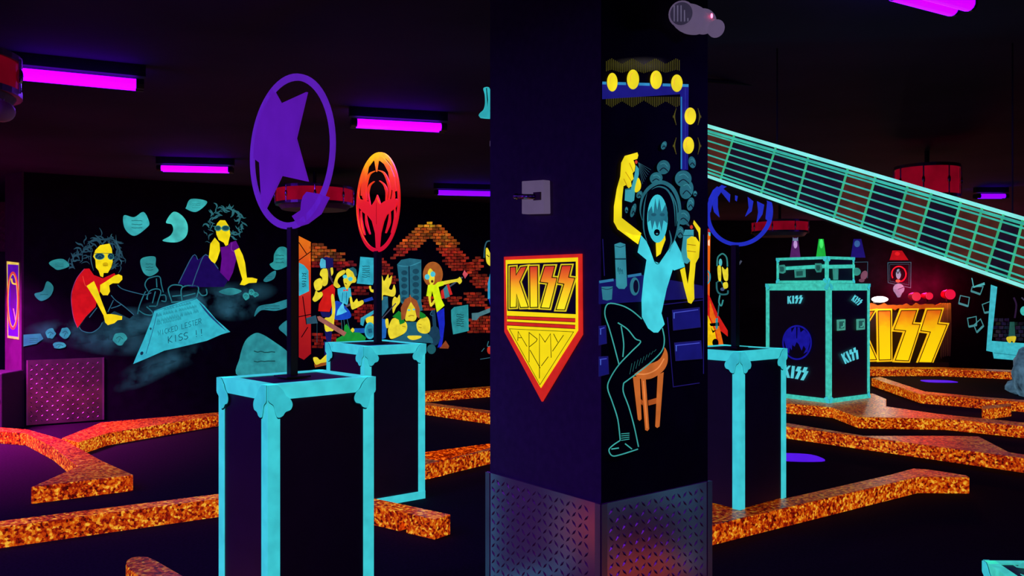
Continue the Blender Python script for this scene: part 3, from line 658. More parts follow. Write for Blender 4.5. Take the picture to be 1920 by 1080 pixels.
# ------------------------------------------------------------------ large flight case and the small one on top
PC = corner_rect(1555, 10.2, math.radians(36), 1436, 1631)
fc = empty('flight_case', (*((PC[0]+PC[2])/2), CZ), 'tall black flight case with teal edges and KISS stickers behind the pedestal', 'flight case')
zt = 1.555; cased(fc, PC, CZ+.0015, zt, .052, TRIMF, PANEL, brk=.045, wt=.085)
CL = Plane(PC[3], PC[0]); CR = Plane(PC[0], PC[1]); CT = (1430, 530, 4.5)
def sticker(plane, quads, c=(92, 215, 226)):
    b = Paint(plane, CT)
    for P in quads: b.poly(P, c, 6)
    b.build('logo_sticker', fc, label='pale blue KISS lettering')
sticker(CL, logo(214, 112, 132, 70, 0, -.05)); sticker(CL, logo(190, 692, 208, 112, .12, 0)); sticker(CR, logo(772, 100, 86, 62, .62, 0)); sticker(CR, logo(650, 600, 145, 100, -.42, 0))
b = Paint(CL, CT); DBL = (24, 22, 150)
b.line([(295+118*math.cos(a), 505+140*math.sin(a)) for a in [2*math.pi*i/24 for i in range(24)]], 14, DBL, 6, closed=True)
b.poly([(185, 480), (200, 420), (245, 385), (250, 420), (275, 375), (288, 375), (290, 470), (296, 470), (300, 375), (318, 378), (325, 420), (355, 395), (395, 440), (405, 500), (385, 580), (350, 600), (370, 560), (350, 530), (335, 575), (310, 520), (292, 500), (275, 540), (255, 525), (250, 570), (235, 545), (228, 600), (210, 580)], DBL, 6.4)
b.build('bat_sticker', fc)
for cx, cy in ((655, 355), (820, 350)):
    b = Paint(CR, CT); P = [(cx-33, cy-42), (cx+33, cy-46), (cx+34, cy+44), (cx-32, cy+50)]; b.prism([CR.pt(CT[0]+x/CT[2], CT[1]+y/CT[2], .004) for x, y in P], CR.n*.012, fluo((70, 160, 140)))
    P = [(cx-20, cy-28), (cx+20, cy-31), (cx+20, cy+29), (cx-20, cy+33)]; b.prism([CR.pt(CT[0]+x/CT[2], CT[1]+y/CT[2], .017) for x, y in P], CR.n*.004, fluo((34, 90, 84)))
    b.line([(cx-12, cy+20), (cx+10, cy+14), (cx+12, cy-18)], 8, (80, 185, 160), 14); b.build('latch', fc)
PS = corner_rect(1551, 10.35, math.radians(36), 1456, 1602)
sc2 = empty('road_case', (*((PS[0]+PS[2])/2), zt), 'small teal edged road case lying on top of the tall flight case', 'flight case')
z2 = zt+.33; cased(sc2, PS, zt+.0045, z2, .034, TRIMF, PANEL, brk=.036)
SL = Plane(PS[3], PS[0]); SR = Plane(PS[0], PS[1]); ST = (1430, 430, 8.31)
for pl, P in ((SL, [(235, 590), (975, 545), (975, 605), (235, 640)]), (SR, [(1020, 555), (1425, 548), (1425, 605), (1020, 612)])):
    b = Paint(pl, ST); b.prism([pl.pt(ST[0]+x/ST[2], ST[1]+y/ST[2], .001) for x, y in P], pl.n*.01, TRIMF); b.build('lid_rail', sc2)
for nm, P in (('latch', [(265, 560), (350, 552), (372, 590), (368, 668), (330, 690), (275, 680)]), ('latch', [(835, 530), (925, 530), (940, 600), (920, 668), (860, 672), (832, 620)]), ('handle', [(512, 632), (678, 622), (680, 745), (520, 755)])):
    b = MB(); b.prism([SL.pt(ST[0]+x/ST[2], ST[1]+y/ST[2], .012) for x, y in P], SL.n*.014, fluo((52, 138, 126))); b.prism([SL.pt(ST[0]+(x*.6+sum(q[0] for q in P)/len(P)*.4)/ST[2], ST[1]+(y*.6+sum(q[1] for q in P)/len(P)*.4)/ST[2], .027) for x, y in P], SL.n*.004, fluo((30, 84, 80))); b.build(nm, sc2)
b = MB(); b.prism([SR.pt(ST[0]+x/ST[2], ST[1]+y/ST[2], .012) for x, y in [(1075, 615), (1155, 615), (1150, 785), (1085, 785)]], SR.n*.012, fluo((52, 138, 126))); b.build('latch', sc2)
b = MB(); b.ball(SR.pt(1430+1450/8.31, 430+660/8.31, .01), (.05, .05, .05), fluo((52, 138, 126))); b.build('handle', sc2)

# flight case whose corner peeks in at the bottom right
zt3 = .42; q = on_z(1846, 1051, zt3); q2 = on_z(2100, 1053, zt3)
ang = math.atan2(q2[1]-q[1], q2[0]-q[0]); A = Vector(q); d = Vector((math.cos(ang), math.sin(ang)))
e3 = Vector(on_z(1925, 1105, zt3))-A; e3.normalize()
C3 = [A+e3*.6, A+e3*.6+d*.75, A+d*.75, A]
lc = empty('low_flight_case', (*((C3[0]+C3[2])/2), 0), 'low black case with teal edges cut off by the bottom right corner', 'flight case')
cased(lc, C3, 0.001, zt3, .04, TRIMF, PANEL, brk=.05)
b = MB()
for k, (x, y) in enumerate(((1912, 1061), (1925, 1078))):
    P = [on_z(x+dx, y+dy, zt3+.006) for dx, dy in ((-12, -2), (-4, 1), (6, -6), (40, -6), (60, 3), (20, 5), (0, 3), (-6, 2))]
    b.slab(P, zt3+.004, zt3+.007)
b.build('painted_flame', lc, fluo((60, 180, 165)))

# ------------------------------------------------------------------ giant guitar neck
GP = Plane((at(905, 0, 4.55))[:2], (at(2000, 0, 4.3))[:2])
gt = empty('giant_guitar_neck', GP.pt(1620, 470), 'giant teal and brown guitar neck hanging diagonally under the ceiling', 'guitar')
top = lambda x: 232.7+(x-1325)*.2935; bot = lambda x: 333+(x-1325)*.349
XA, XB = 1200, 2010
b = MB(); b.prism([GP.pt(x, y, -.06) for x, y in ((XA, top(XA)), (XB, top(XB)), (XB, bot(XB)), (XA, bot(XA)))], GP.n*.05); b.build('neck_board', gt, matte((52, 30, 40), .5))
Tf = [1240, 1310, 1377, 1455, 1516, 1590, 1642, 1702, 1747, 1802, 1842, 1882, 1918, 1952, 1985]
Bf = [1215, 1285, 1351, 1427, 1492, 1563, 1614, 1673, 1717, 1772, 1812, 1849, 1890, 1925, 1960]
brown = fluo((74, 34, 26), .3, 20); dk = fluo((26, 14, 32), .4, 12)
for i in range(len(Tf)-1):
    b = MB(); m = brown if i in (1, 5, 7, 9, 10, 12) else dk
    b.prism([GP.pt(x, y, -.009) for x, y in ((Tf[i], top(Tf[i])+4), (Tf[i+1], top(Tf[i+1])+4), (Bf[i+1], bot(Bf[i+1])-4), (Bf[i], bot(Bf[i])-4))], GP.n*.004)
    b.build('fretboard_panel', gt, m)
BIND = fluo((140, 248, 228), .16); STR = fluo((60, 190, 162), .28, 18); FR = fluo((60, 178, 120), .25, 18)
def strip(f0, f1, w0, w1, m, name, o=-.004, th=.012):
    b = MB(); b.prism([GP.pt(XA, f0(XA)-w0/2, o), GP.pt(XB, f0(XB)-w1/2, o), GP.pt(XB, f0(XB)+w1/2, o), GP.pt(XA, f0(XA)+w0/2, o)], GP.n*th); return b.build(name, gt, m)
strip(lambda x: top(x)+3, None, 5.5, 7, BIND, 'binding'); strip(lambda x: bot(x)-3, None, 5, 7, BIND, 'binding')
strip(lambda x: top(x)+12.5, None, 4, 5, STR, 'inner_binding', -.005); strip(lambda x: bot(x)-11, None, 3, 3.5, STR, 'inner_binding', -.005)
for i in range(6):
    k = (i+.62)/6.3
    strip(lambda x: (top(x)+10)*(1-k)+(bot(x)-8)*k, None, 2.3, 3.4, STR, 'string', .004, .006)
for x0, x1 in zip(Tf[1:-1], Bf[1:-1]):
    b = MB(); b.prism([GP.pt(x, y, -.004) for x, y in ((x0-1.8, top(x0)+4), (x0+1.8, top(x0)+5), (x1+1.8, bot(x1)-5), (x1-1.8, bot(x1)-6))], GP.n*.008); b.build('fret', gt, FR)
b = MB(); b.prism([GP.pt(x, y, -.07) for x, y in ((1202, 192), (1140, 160), (1000, 140), (945, 165), (938, 215), (960, 250), (1020, 262), (1130, 272), (1202, 288))], GP.n*.06); b.build('headstock', gt, brown)
b = MB(); b.prism([GP.pt(860+x/6, 120+y/6, -.06) for x, y in smooth_pts([(275, 266), (340, 258), (358, 340), (358, 440), (345, 500), (375, 545), (375, 590), (233, 584), (235, 548), (275, 510), (293, 440), (290, 340)], True, 3)], GP.n*.05)
b.prism([GP.pt(x, y, -.045) for x, y in ((912, 195), (945, 195), (945, 203), (912, 203))], GP.n*.02); o = b.build('tuning_peg', gt, fluo((50, 180, 190)))
b = MB(); b.prism([GP.pt(860+x/6, 120+y/6, -.008) for x, y in ((308, 270), (316, 268), (328, 400), (322, 480))], GP.n*.004); b.build('groove', o, matte((10, 40, 60)))
b = MB(); b.tube(GP.pt(921, 262, -.04), GP.pt(921, 272, -.04), .012); b.build('tuning_peg', gt, WHITEP)
for x in (1460, 1905):
    p = GP.pt(x, top(x)+4, -.035); b = MB(); b.tube(p, (p.x, p.y, CH), .004, 8); b.build('hanging_cable', gt, BLKMETAL)
p = GP.pt(1010, 142, -.04); b = MB(); b.tube(p, (p.x, p.y, CH), .004, 8); b.build('hanging_cable', gt, BLKMETAL)

# ------------------------------------------------------------------ black-light fixtures
def glowtube(c):
    if c == 'magenta': c = (3.5, .05, 2.6)
    if ('t', c) in _m: return _m[('t', c)]
    m, t, b = nodes('lit_tube'); b.inputs['Base Color'].default_value = (.1, .1, .1, 1); b.inputs['Emission Color'].default_value = (*c, 1); b.inputs['Emission Strength'].default_value = 1.0
    _m[('t', c)] = m; return m
def tube_light(a, b_, label, energy=TUBE_LIGHT, twin=False, wd=.05, c=(.95, 0, 5.0), vis=1):
    a, b_ = Vector(a), Vector(b_); mid = (a+b_)/2; d = (b_-a).normalized(); k = Vector((-d.y, d.x, 0)); ln = (b_-a).length
    root = empty('black_light_fixture', (mid.x, mid.y, CH), label, 'light fixture', 'violet fluorescent fixtures on the ceiling')
    h = MB(); ang = math.atan2(d.y, d.x); h.box((mid.x, mid.y, (CH-.002+a.z+.045)/2), (ln+.06, .07, CH-.002-a.z-.045), ang); h.build('housing', root, matte((30, 22, 44), .6))
    for s in (-1, 1):
        h = MB(); h.tube(a+k*s*.035, b_+k*s*.035, .026 if not twin else .03, 14); h.build('tube', root, glowtube(c))
        h = MB()
        for e in (a, b_): h.tube(e+k*s*.035-d*.02, e+k*s*.035+d*.02, .029, 12)
        h.build('end_cap', root, BLKMETAL)
    L = bpy.data.lights.new('black_light', 'AREA'); L.shape = 'RECTANGLE'; L.size = ln; L.size_y = .12; L.energy = energy; L.color = VIOLET
    lo = bpy.data.objects.new('black_light', L); COL.objects.link(lo); lo.parent = root; lo.location = (0, 0, a.z-.04-CH); lo.rotation_euler = (0, 0, ang)
    L.spread = math.pi
    return root
def fx(p0, p1, Y0, Y1, **k): return lambda lab, **kk: tube_light(at(p0[0], p0[1], Y0), at(p1[0], p1[1], Y1), lab, **kk)
ZT = 2.64; dz = ZT-EYE
def zfix(p0, p1, lab, **kk): tube_light(at(p0[0], p0[1], F*dz/(540-p0[1])), at(p1[0], p1[1], F*dz/(540-p1[1])), lab, **kk)
zfix((28, 138), (262, 160), 'nearest violet tube light on the ceiling at upper left')
zfix((663, 231), (830, 240), 'violet tube light between the two discs')
zfix((300, 316), (433, 319), 'violet tube light above the seated figures of the left mural')
zfix((818, 361), (985, 365), 'violet tube light partly hidden behind the column on its left', c=(.35, 0, 3.6))
zfix((1690, -18), (1800, 12), 'twin violet tubes at the top right edge', twin=True, c=(.7, 0, 4.4))
zfix((1832, 368), (1884, 368), 'small far violet tube light at the right edge', c=(.35, 0, 3.6))
for x, y, r, e in ((-3.9, 2.2, .3, 75), (-5.0, 5.2, .3, 45), (-1.6, .6, .3, 11), (.2, -1.8, .2, 12), (3.6, 1.2, .3, 9), (8.6, 8.6, .3, 20)):
    tube_light((x-.6*math.cos(r), y-.6*math.sin(r), ZT), (x+.6*math.cos(r), y+.6*math.sin(r), ZT), 'added violet tube light on the ceiling, unseen outside the picture', energy=e)  # unseen fixtures added as violet fill light, strongest from the left
# magenta light of the side room at the far left
tube_light((-6.3, 7.9, ZT), (-5.5, 8.1, ZT), 'magenta tube light beyond the left edge', energy=0, c='magenta')
L = bpy.data.lights.new('magenta_light', 'AREA'); L.shape = 'RECTANGLE'; L.size = .9; L.size_y = .15; L.energy = 260; L.color = (1, .03, .85); L.spread = 1.9
lo = bpy.data.objects.new('magenta_light', L); COL.objects.link(lo); lo.location = (-5.9, 8.0, ZT-.08)

# ------------------------------------------------------------------ hanging red drums
def drum(C, r, h, label, k=1.0):
    root = empty('hanging_drum', (C[0], C[1], C[2]+h), label, 'drum', 'red drums hanging from the ceiling')
    C = Vector(C); n = 32; b = MB(); b.tube(C, C+Vector((0, 0, h)), r, n); b.build('shell', root, fluo((150, 4, 34), .35, 5, k), smooth=False)
    for z in (0, h):
        b = MB(); ring_pts = []
        b.tube(C+Vector((0, 0, z-.014)), C+Vector((0, 0, z+.014)), r+.012, n); b.build('hoop', root, matte((120, 100, 120), .4, .5, metal=1))
    b = MB(); b.tube(C+Vector((0, 0, -.06)), C+Vector((0, 0, -.014)), r*.86, n, r2=r*.96); b.build('drum_head', root, matte((120, 90, 110), .7))
    for i in range(8):
        a = 2*math.pi*(i+.3)/8; p = C+Vector((math.cos(a)*(r+.012), math.sin(a)*(r+.012), 0)); b = MB(); b.tube(p, p+Vector((0, 0, h)), .007, 8); b.ball(p+Vector((0, 0, h*.5)), (.015, .015, .035)); b.build('lug', root, CHROME)
    b = MB(); b.tube(C+Vector((0, 0, h)), (C.x, C.y, CH), .02, 10); b.build('hanging_rod', root, BLKMETAL)
drum((at(590, 0, 9.2).x, 9.2, EYE+.92-.02), .40, .17, 'wide red drum hanging behind the purple star disc', .85)
drum((at(1462, 0, 12.6).x, 12.6, EYE+.82), .40, .155, 'wide red drum hanging over the flight cases', .7)
drum((at(1738, 0, 7.8).x, 7.8, EYE+.83), .265, .27, 'deep red drum hanging behind the guitar neck', .7)
drum((-2.46-.02, 3.7, EYE+.86), .3, .15, 'red drum cut off by the left edge', .35)
b = MB(); b.tube((at(2, 0, 3.6).x, 3.6, 2.285), (at(2, 0, 3.6).x, 3.6, 2.298), .012, 8); b.ball((at(2, 0, 3.6).x, 3.6, 2.245), (.055, .055, .045))
tag(b.build('hanging_bulb', None, matte((220, 160, 180), .5), smooth=True), 'pale pink globe hanging at the left edge', 'globe')

# ------------------------------------------------------------------ left wall: mural of two seated figures
tread(W1, .03, .79, .02, .72, None, .05, .02, 'tread_plate_panel')
o = bpy.data.objects['tread_plate_panel']; tag(o, 'dull steel tread plate screwed to the foot of the left mural wall', 'metal plate')
M1 = (0, 340, 2.348); M2 = (100, 420, 4.906); M3 = (230, 500, 5.4); M4 = (340, 120, 1.742)
ml = empty('left_wall_mural', W1.pt(300, 720), 'wall mural of two seated figures in sunglasses among flying papers', 'mural')
PPR = (58, 178, 178)
b = Paint(W1, M1)
for cx, cy, rx, ry, r in ((620, 610, 330, 60, .05), (480, 700, 260, 70, .1), (720, 800, 230, 60, -.35), (300, 660, 200, 60, 0), (1000, 500, 230, 60, -.1), (900, 540, 200, 50, .2), (560, 640, 180, 50, -.2), (760, 560, 160, 40, 0), (640, 860, 160, 40, -.4), (1030, 560, 120, 60, 0)):
    b.mist(cx, cy, rx, ry, (48, 104, 124), .4, rot=r, k=.8)
b.build('painted_ground', ml)
def paper(P, c=PPR, T=M1, l=2, plane=W1, root=ml, lines=3, sm=True, name='painted_paper'):
    b = Paint(plane, T); b.poly(P, c, l, sm=sm, mott=.35, scale=9); xs = [p[0] for p in P]; ys = [p[1] for p in P]; x0, x1, y0, y1 = min(xs), max(xs), min(ys), max(ys)
    R = random.Random(int(x0*7+y0)); dkc = tuple(int(v*.55) for v in c)
    for i in range(lines):
        y = y0+(y1-y0)*(.3+.45*(i+.5)/max(lines, 1)); a = x0+(x1-x0)*.3; e = x0+(x1-x0)*.72
        if inside(a, y, P) and inside(e, y, P): b.line([(a+(e-a)*k/6, y+R.uniform(-1, 1)*(y1-y0)*.02) for k in range(7)], (y1-y0)*.025, dkc, l+.5, sm=False)
    return b.build(name, root)
paper([(545, 150), (590, 158), (632, 135), (657, 182), (645, 205), (600, 238), (570, 232), (546, 200)])
paper([(762, 135), (800, 150), (825, 190), (820, 240), (780, 268), (715, 262), (748, 240), (762, 215), (755, 190), (730, 180)], (72, 200, 190), lines=0)
paper([(820, 112), (840, 78), (905, 85), (905, 104), (862, 135), (820, 122)])
paper([(215, 360), (240, 345), (280, 343), (305, 372), (258, 390), (235, 380)], (44, 138, 138))
paper([(152, 495), (188, 482), (207, 440), (235, 465), (222, 505), (187, 526), (165, 518)], (40, 130, 130))
paper([(617, 350), (640, 333), (683, 333), (685, 370), (697, 395), (660, 418), (630, 400)], (48, 150, 148))
paper([(103, 675), (178, 670), (191, 693), (160, 715), (103, 727)], (40, 128, 132), sm=False)
paper([(345, 604), (320, 598), (303, 620), (300, 645), (288, 655), (305, 672), (330, 668), (352, 650)], (44, 150, 148), M4, 3)
paper([(268, 705), (290, 683), (308, 676), (303, 700), (278, 712)], (40, 128, 135), M4)
paper([(238, 825), (252, 792), (300, 782), (352, 768), (352, 790), (310, 806), (262, 804)], (40, 130, 138), M4)
paper([(318, 860), (352, 836), (352, 890), (335, 880)], (40, 130, 138), M4, lines=0)
paper([(122, 744), (160, 731), (197, 742), (160, 755)], (44, 138, 140), M4, lines=0)
paper([(187, 1020), (190, 960), (208, 905), (238, 880), (262, 882), (300, 905), (348, 942), (352, 975), (335, 1025)], (46, 150, 152), M4, 3, lines=2)
for cx, cy, rx, ry in ((222, 670, 24, 24), (287, 667, 25, 26), (262, 722, 32, 15), (526, 692, 31, 30), (1083, 505, 16, 18), (1107, 487, 14, 14), (1124, 498, 14, 12)):
    R = random.Random(cx); P = [(cx+rx*math.cos(a)*R.uniform(.8, 1.08), cy+ry*math.sin(a)*R.uniform(.8, 1.08)) for a in [2*math.pi*i/11 for i in range(11)]]
    b = Paint(W1, M1); b.poly(P, (46, 150, 148), 2, sm=True, mott=.4, scale=16); b.line([(cx-rx*.5, cy), (cx, cy-ry*.3), (cx+rx*.5, cy+ry*.1)], 2.5, (26, 84, 90), 2.5); b.line([(cx-rx*.2, cy+ry*.6), (cx+rx*.1, cy)], 2, (26, 84, 90), 2.5); b.build('painted_paper_ball', ml)
# big letter sheet
b = Paint(W1, M3); b.poly([(105, 985), (140, 900), (210, 740), (290, 540), (320, 445), (420, 408), (600, 352), (745, 320), (830, 400), (940, 530), (1088, 660), (1000, 685), (850, 750), (600, 810), (420, 850), (250, 925)], (52, 186, 196), 4)
for P, w_ in (([(775, 365), (880, 490), (1040, 645)], 20), ([(345, 470), (310, 620), (235, 880)], 5), ([(300, 455), (745, 325)], 4)): b.line(P, w_, (30, 62, 110), 4.5, taper=w_ > 9)
b.ell(192, 876, 15, 19, (16, 50, 74), 4.5, rot=.5); b.ell(282, 628, 10, 12, (20, 80, 96), 4.5)
DT = (24, 104, 118); R = random.Random(4)
for r, (x0, y0, x1) in enumerate(((420, 440, 690), (345, 505, 730), (350, 560, 780), (345, 590, 600))):
    x = x0
    while x < x1:
        y = y0-(x-x0)*.24; h = 26+4*r; P = [(x, y), (x+4, y-h), (x+9, y-2), (x+15, y-h*.8), (x+20, y)]; b.line(P, 4, DT, 4.6, sm=False); x += 26+R.choice((0, 0, 14))
write(b, 'WICKED LESTER', 358, 700, 6.6, 8.4, -.28, 5.5, DT, 4.7); write(b, 'KISS !!', 462, 775, 10, 11.5, -.22, 7, (20, 80, 96), 4.7)
b.build('painted_letter_sheet', ml, label='large teal sheet with handwriting')
# seated figure in red
SK = (40, 88, 108)
f = Paint(W1, M2)
f.poly([(375, 270), (385, 240), (430, 195), (515, 180), (538, 230), (545, 350), (530, 400), (500, 450), (462, 450), (456, 490), (432, 480), (415, 430), (390, 400), (385, 330), (366, 300)], YEL, 5)
f.poly([(305, 570), (372, 525), (405, 600), (440, 700), (490, 830), (530, 828), (575, 835), (632, 848), (630, 880), (590, 885), (560, 912), (500, 930), (475, 905), (460, 840), (380, 690)], YEL, 6)
f.poly([(430, 560), (480, 530), (560, 475), (600, 462), (632, 478), (634, 510), (600, 545), (545, 545), (512, 565), (520, 620), (500, 655), (455, 655), (428, 620)], YEL, 6)
f.ell(478, 372, 26, 20, (210, 180, 12), 5.5); f.line([(455, 385), (480, 380), (503, 386)], 4, (160, 130, 10), 5.7)
fo = f.build('painted_seated_figure', ml, label='figure in a red shirt')
b = Paint(W1, M2); b.poly([(285, 412), (330, 410), (372, 470), (432, 492), (455, 500), (560, 452), (572, 468), (480, 530), (432, 560), (425, 640), (400, 700), (388, 762), (300, 850), (222, 955), (185, 860), (165, 720), (172, 620), (215, 500)], (205, 18, 26), 4)
b.line([(285, 412), (215, 500), (170, 620), (165, 720), (185, 860), (222, 955)], 5, (150, 60, 120), 4.5); b.line([(270, 480), (290, 560), (305, 570)], 4, (240, 80, 60), 4.6); b.build('painted_shirt', fo)
b = Paint(W1, M2); b.poly([(345, 300), (350, 200), (420, 150), (520, 140), (575, 200), (610, 330), (600, 440), (545, 445), (548, 350), (538, 230), (515, 180), (430, 195), (385, 240), (372, 300), (390, 400), (428, 470), (370, 450), (330, 400), (250, 410), (190, 370), (160, 330), (240, 280), (260, 180), (340, 110), (440, 120)], BLACK, 3)
b.hair(430, 290, 200, 190, (36, 72, 86), 60, 13, 3.6, -3.6, .6, 95, 5); b.hair(280, 350, 130, 80, (40, 76, 92), 16, 10, 3.6, 2.2, 4.4, 70, 8)
for P in ([(575, 100), (580, 180), (608, 230), (612, 280)], [(600, 320), (625, 350), (618, 380)], [(350, 250), (345, 330), (370, 430)], [(540, 90), (530, 110), (555, 130)]): b.line(P, 9, (50, 96, 108), 3.8, taper=True)
b.build('painted_hair', fo)
b = Paint(W1, M2)
for cx, rx in ((425, 46), (527, 29)): b.ell(cx, 299, rx, 31, (60, 140, 130), 6.5); b.ell(cx, 298, rx*.85, 25, (14, 52, 70), 6.9); b.line([(cx-rx*.5, 312), (cx, 285), (cx+rx*.5, 305)], 6, (40, 100, 110), 7.2)
b.line([(375, 272), (470, 270), (550, 275)], 5, (20, 60, 60), 7.2); b.build('painted_sunglasses', fo)
b = Paint(W1, M2)
b.poly([(240, 950), (300, 855), (388, 765), (440, 700), (470, 660), (530, 655), (640, 750), (745, 830), (700, 870), (560, 800), (520, 830), (450, 905), (420, 955), (350, 998), (270, 985)], BLACK, 3.2)
for P in ([(590, 560), (640, 600), (785, 640), (850, 650), (900, 632)], [(530, 655), (570, 700), (640, 750), (740, 835)], [(552, 700), (500, 810)], [(238, 950), (270, 985), (350, 998), (420, 955), (450, 905)], [(530, 775), (580, 760), (625, 740)], [(400, 770), (330, 860)]): b.line(P, 8, (44, 98, 118), 4)
b.build('painted_trousers', fo)
b = Paint(W1, M3)
for P in ([(255, 250), (225, 190), (240, 140), (280, 112), (370, 100), (390, 180), (410, 260)], [(240, 330), (270, 250), (340, 225), (385, 250), (360, 340), (345, 395)], [(150, 480), (170, 390), (220, 270), (235, 250)], [(300, 370), (330, 250)], [(160, 440), (220, 480), (290, 490), (300, 460), (240, 405)], [(385, 290), (430, 290), (435, 350), (390, 345)], [(340, 120), (345, 210)], [(245, 300), (250, 335)], [(265, 400), (340, 400)]): b.line(P, 11, (36, 108, 118), 4)
b.build('painted_shoes', fo)
b = Paint(W1, M3)
for P in ([(495, 350), (465, 260), (465, 215), (510, 185), (590, 190), (605, 210)], [(600, 345), (590, 250), (610, 205), (680, 190), (765, 208), (748, 310)], [(500, 300), (590, 290)], [(610, 300), (735, 270)], [(490, 360), (600, 350), (745, 312)], [(760, 240), (800, 290), (850, 280), (845, 225)]): b.line(P, 12, (40, 118, 126), 3)
b.build('painted_shoes', fo)
# seated figure in purple
f = Paint(W1, M1)
f.poly([(948, 205), (955, 185), (968, 171), (990, 172), (1008, 200), (1013, 235), (1006, 262), (1003, 280), (992, 285), (984, 270), (962, 258), (952, 235)], YEL, 5)
f.poly([(945, 248), (965, 272), (968, 305), (955, 345), (945, 362), (930, 352), (918, 335), (925, 275)], YEL, 5)
f.poly([(1030, 305), (1052, 293), (1068, 325), (1078, 360), (1086, 424), (1110, 424), (1132, 430), (1128, 446), (1095, 448), (1075, 458), (1055, 455), (1066, 432), (1052, 385)], YEL, 5)
f2 = f.build('painted_seated_figure', ml, label='figure in a purple shirt')
b = Paint(W1, M1); b.poly([(985, 288), (1002, 285), (1015, 268), (1038, 262), (1052, 290), (1032, 306), (1040, 340), (1025, 400), (1006, 440), (968, 400), (975, 340), (970, 290)], (94, 14, 130), 4); b.line([(1020, 270), (1018, 300), (1030, 310)], 2.5, (140, 50, 170), 4.6); b.build('painted_shirt', f2)
b = Paint(W1, M1); b.poly([(785, 450), (850, 325), (872, 345), (905, 320), (960, 385), (1002, 438), (985, 465), (840, 466)], (26, 10, 82), 3)
for P in ([(785, 450), (848, 328), (870, 345)], [(845, 462), (870, 390), (905, 322), (960, 385)]): b.line(P, 4, (46, 90, 120), 3.6)
b.build('painted_trousers', f2)
b = Paint(W1, M1); b.poly([(935, 215), (930, 160), (960, 130), (1010, 125), (1050, 170), (1060, 240), (1050, 280), (1015, 262), (1013, 235), (1008, 200), (990, 172), (968, 171), (952, 190), (945, 240), (925, 230)], BLACK, 3)
b.hair(992, 190, 78, 85, (44, 104, 112), 44, 7, 3.6, -3.5, .9, 36, 11); b.hair(930, 235, 20, 40, (40, 84, 92), 6, 5, 3.6, 1.5, 4.5, 30, 3); b.build('painted_hair', f2)
b = Paint(W1, M1)
for cx, rx in ((958, 15), (992, 19)): b.ell(cx, 207, rx, 13, (60, 140, 125), 6.5); b.ell(cx, 206, rx*.75, 9, (22, 70, 80), 6.9)
b.build('painted_sunglasses', f2)
# poster on the end post
PT = (0, 480, 2.844)
po = empty('poster', PE.pt(25, 636), 'narrow purple poster with yellow border and glowing ring on the violet post', 'poster')
b = Paint(PE, PT); b.poly([(38, 28), (103, 36), (103, 446), (42, 436)], (235, 205, 90), 1); b.poly([(44, 44), (102, 48), (101, 432), (47, 424)], (92, 14, 178), 2); b.build('paper', po)
b = Paint(PE, PT); P = [(73+28*math.cos(a), 238+150*math.sin(a)) for a in [2*math.pi*i/28 for i in range(28)]]; b.line(P, 9, (240, 70, 60), 3, closed=True); b.line([(x*.86+10, y*.93+16) for x, y in P], 3, (250, 210, 60), 3.5, closed=True)
b.poly([(62, 120), (85, 135), (92, 160), (88, 300), (80, 350), (68, 300), (58, 260), (62, 200)], (90, 14, 130), 3, sm=True); b.line([(66, 120), (72, 145), (92, 150)], 8, (250, 220, 70), 4); b.line([(76, 280), (84, 320), (88, 350)], 5, (240, 130, 160), 4); b.build('ring_print', po)

# ------------------------------------------------------------------ brick mural with the cartoon band
BD = (560, 440, 4.156); BE = (700, 400, 3.857)
mb = empty('brick_band_mural', W2.pt(740, 690), 'wall mural of a cartoon band playing before an orange brick arch', 'mural')
b = Paint(W2, BE)
def bc(x, y, R):
    t = min(1, max(0, (y-60)/420)); c0 = (250, 170, 36) if t < .12 else ((225, 104, 30) if t < .45 else (185, 50, 26)); k = R.uniform(.65, 1.1)
    return tuple(int(v*k) for v in c0)
bricks(b, [(120, 345), (160, 262), (240, 160), (320, 85), (400, 60), (500, 85), (570, 150), (620, 235), (690, 350), (770, 430), (862, 470), (862, 600), (820, 560), (720, 540), (690, 420), (560, 420), (510, 340), (455, 225), (400, 165), (350, 235), (240, 300)], 44, 21, bc)
for reg in ([(690, 380), (740, 310), (790, 330), (790, 420), (690, 420)], [(650, 570), (820, 585), (830, 690), (690, 670)], [(700, 770), (760, 740), (862, 740), (862, 866), (700, 860)], [(510, 600), (640, 600), (640, 680), (550, 660)], [(55, 300), (130, 370), (145, 440), (55, 445)], [(360, 610), (440, 600), (440, 700), (360, 700)], [(120, 450), (175, 450), (175, 520), (120, 520)]): b.build('painted_brick_patch', mb); b = Paint(W2, BE); bricks(b, reg, 44, 21, bc, seed=len(reg)+9)
b.build('painted_brick_patch', mb)
def bc2(x, y, R): k = R.uniform(.55, 1.05); c = (205, 96, 20) if y < 200 else (165, 34, 20); return tuple(int(v*k) for v in c)
for reg in ([(100, 65), (180, 75), (260, 110), (350, 135), (380, 240), (330, 300), (260, 250), (160, 250), (100, 260)], [(405, 400), (530, 400), (530, 480), (420, 460)], [(430, 580), (500, 540), (600, 540), (590, 620), (480, 700), (430, 640)], [(95, 765), (205, 765), (205, 890), (110, 880)], [(225, 780), (320, 770), (320, 830), (225, 840)], [(260, 660), (320, 660), (320, 720), (260, 720)], [(380, 200), (440, 210), (440, 260), (380, 250)]): b = Paint(W2, BD); bricks(b, reg, 48, 24, bc2, seed=len(reg)+int(reg[0][0])); b.build('painted_brick_patch', mb)
b = Paint(W2, BD); b.poly([(0, 10), (98, 60), (98, 925), (40, 975), (0, 955)], gradient([(0, (150, 16, 22)), (.5, (190, 34, 24)), (.8, (215, 80, 18)), (1, (232, 120, 20))]), 1)
b.build('painted_door_panel', mb)
b = Paint(W2, BD)
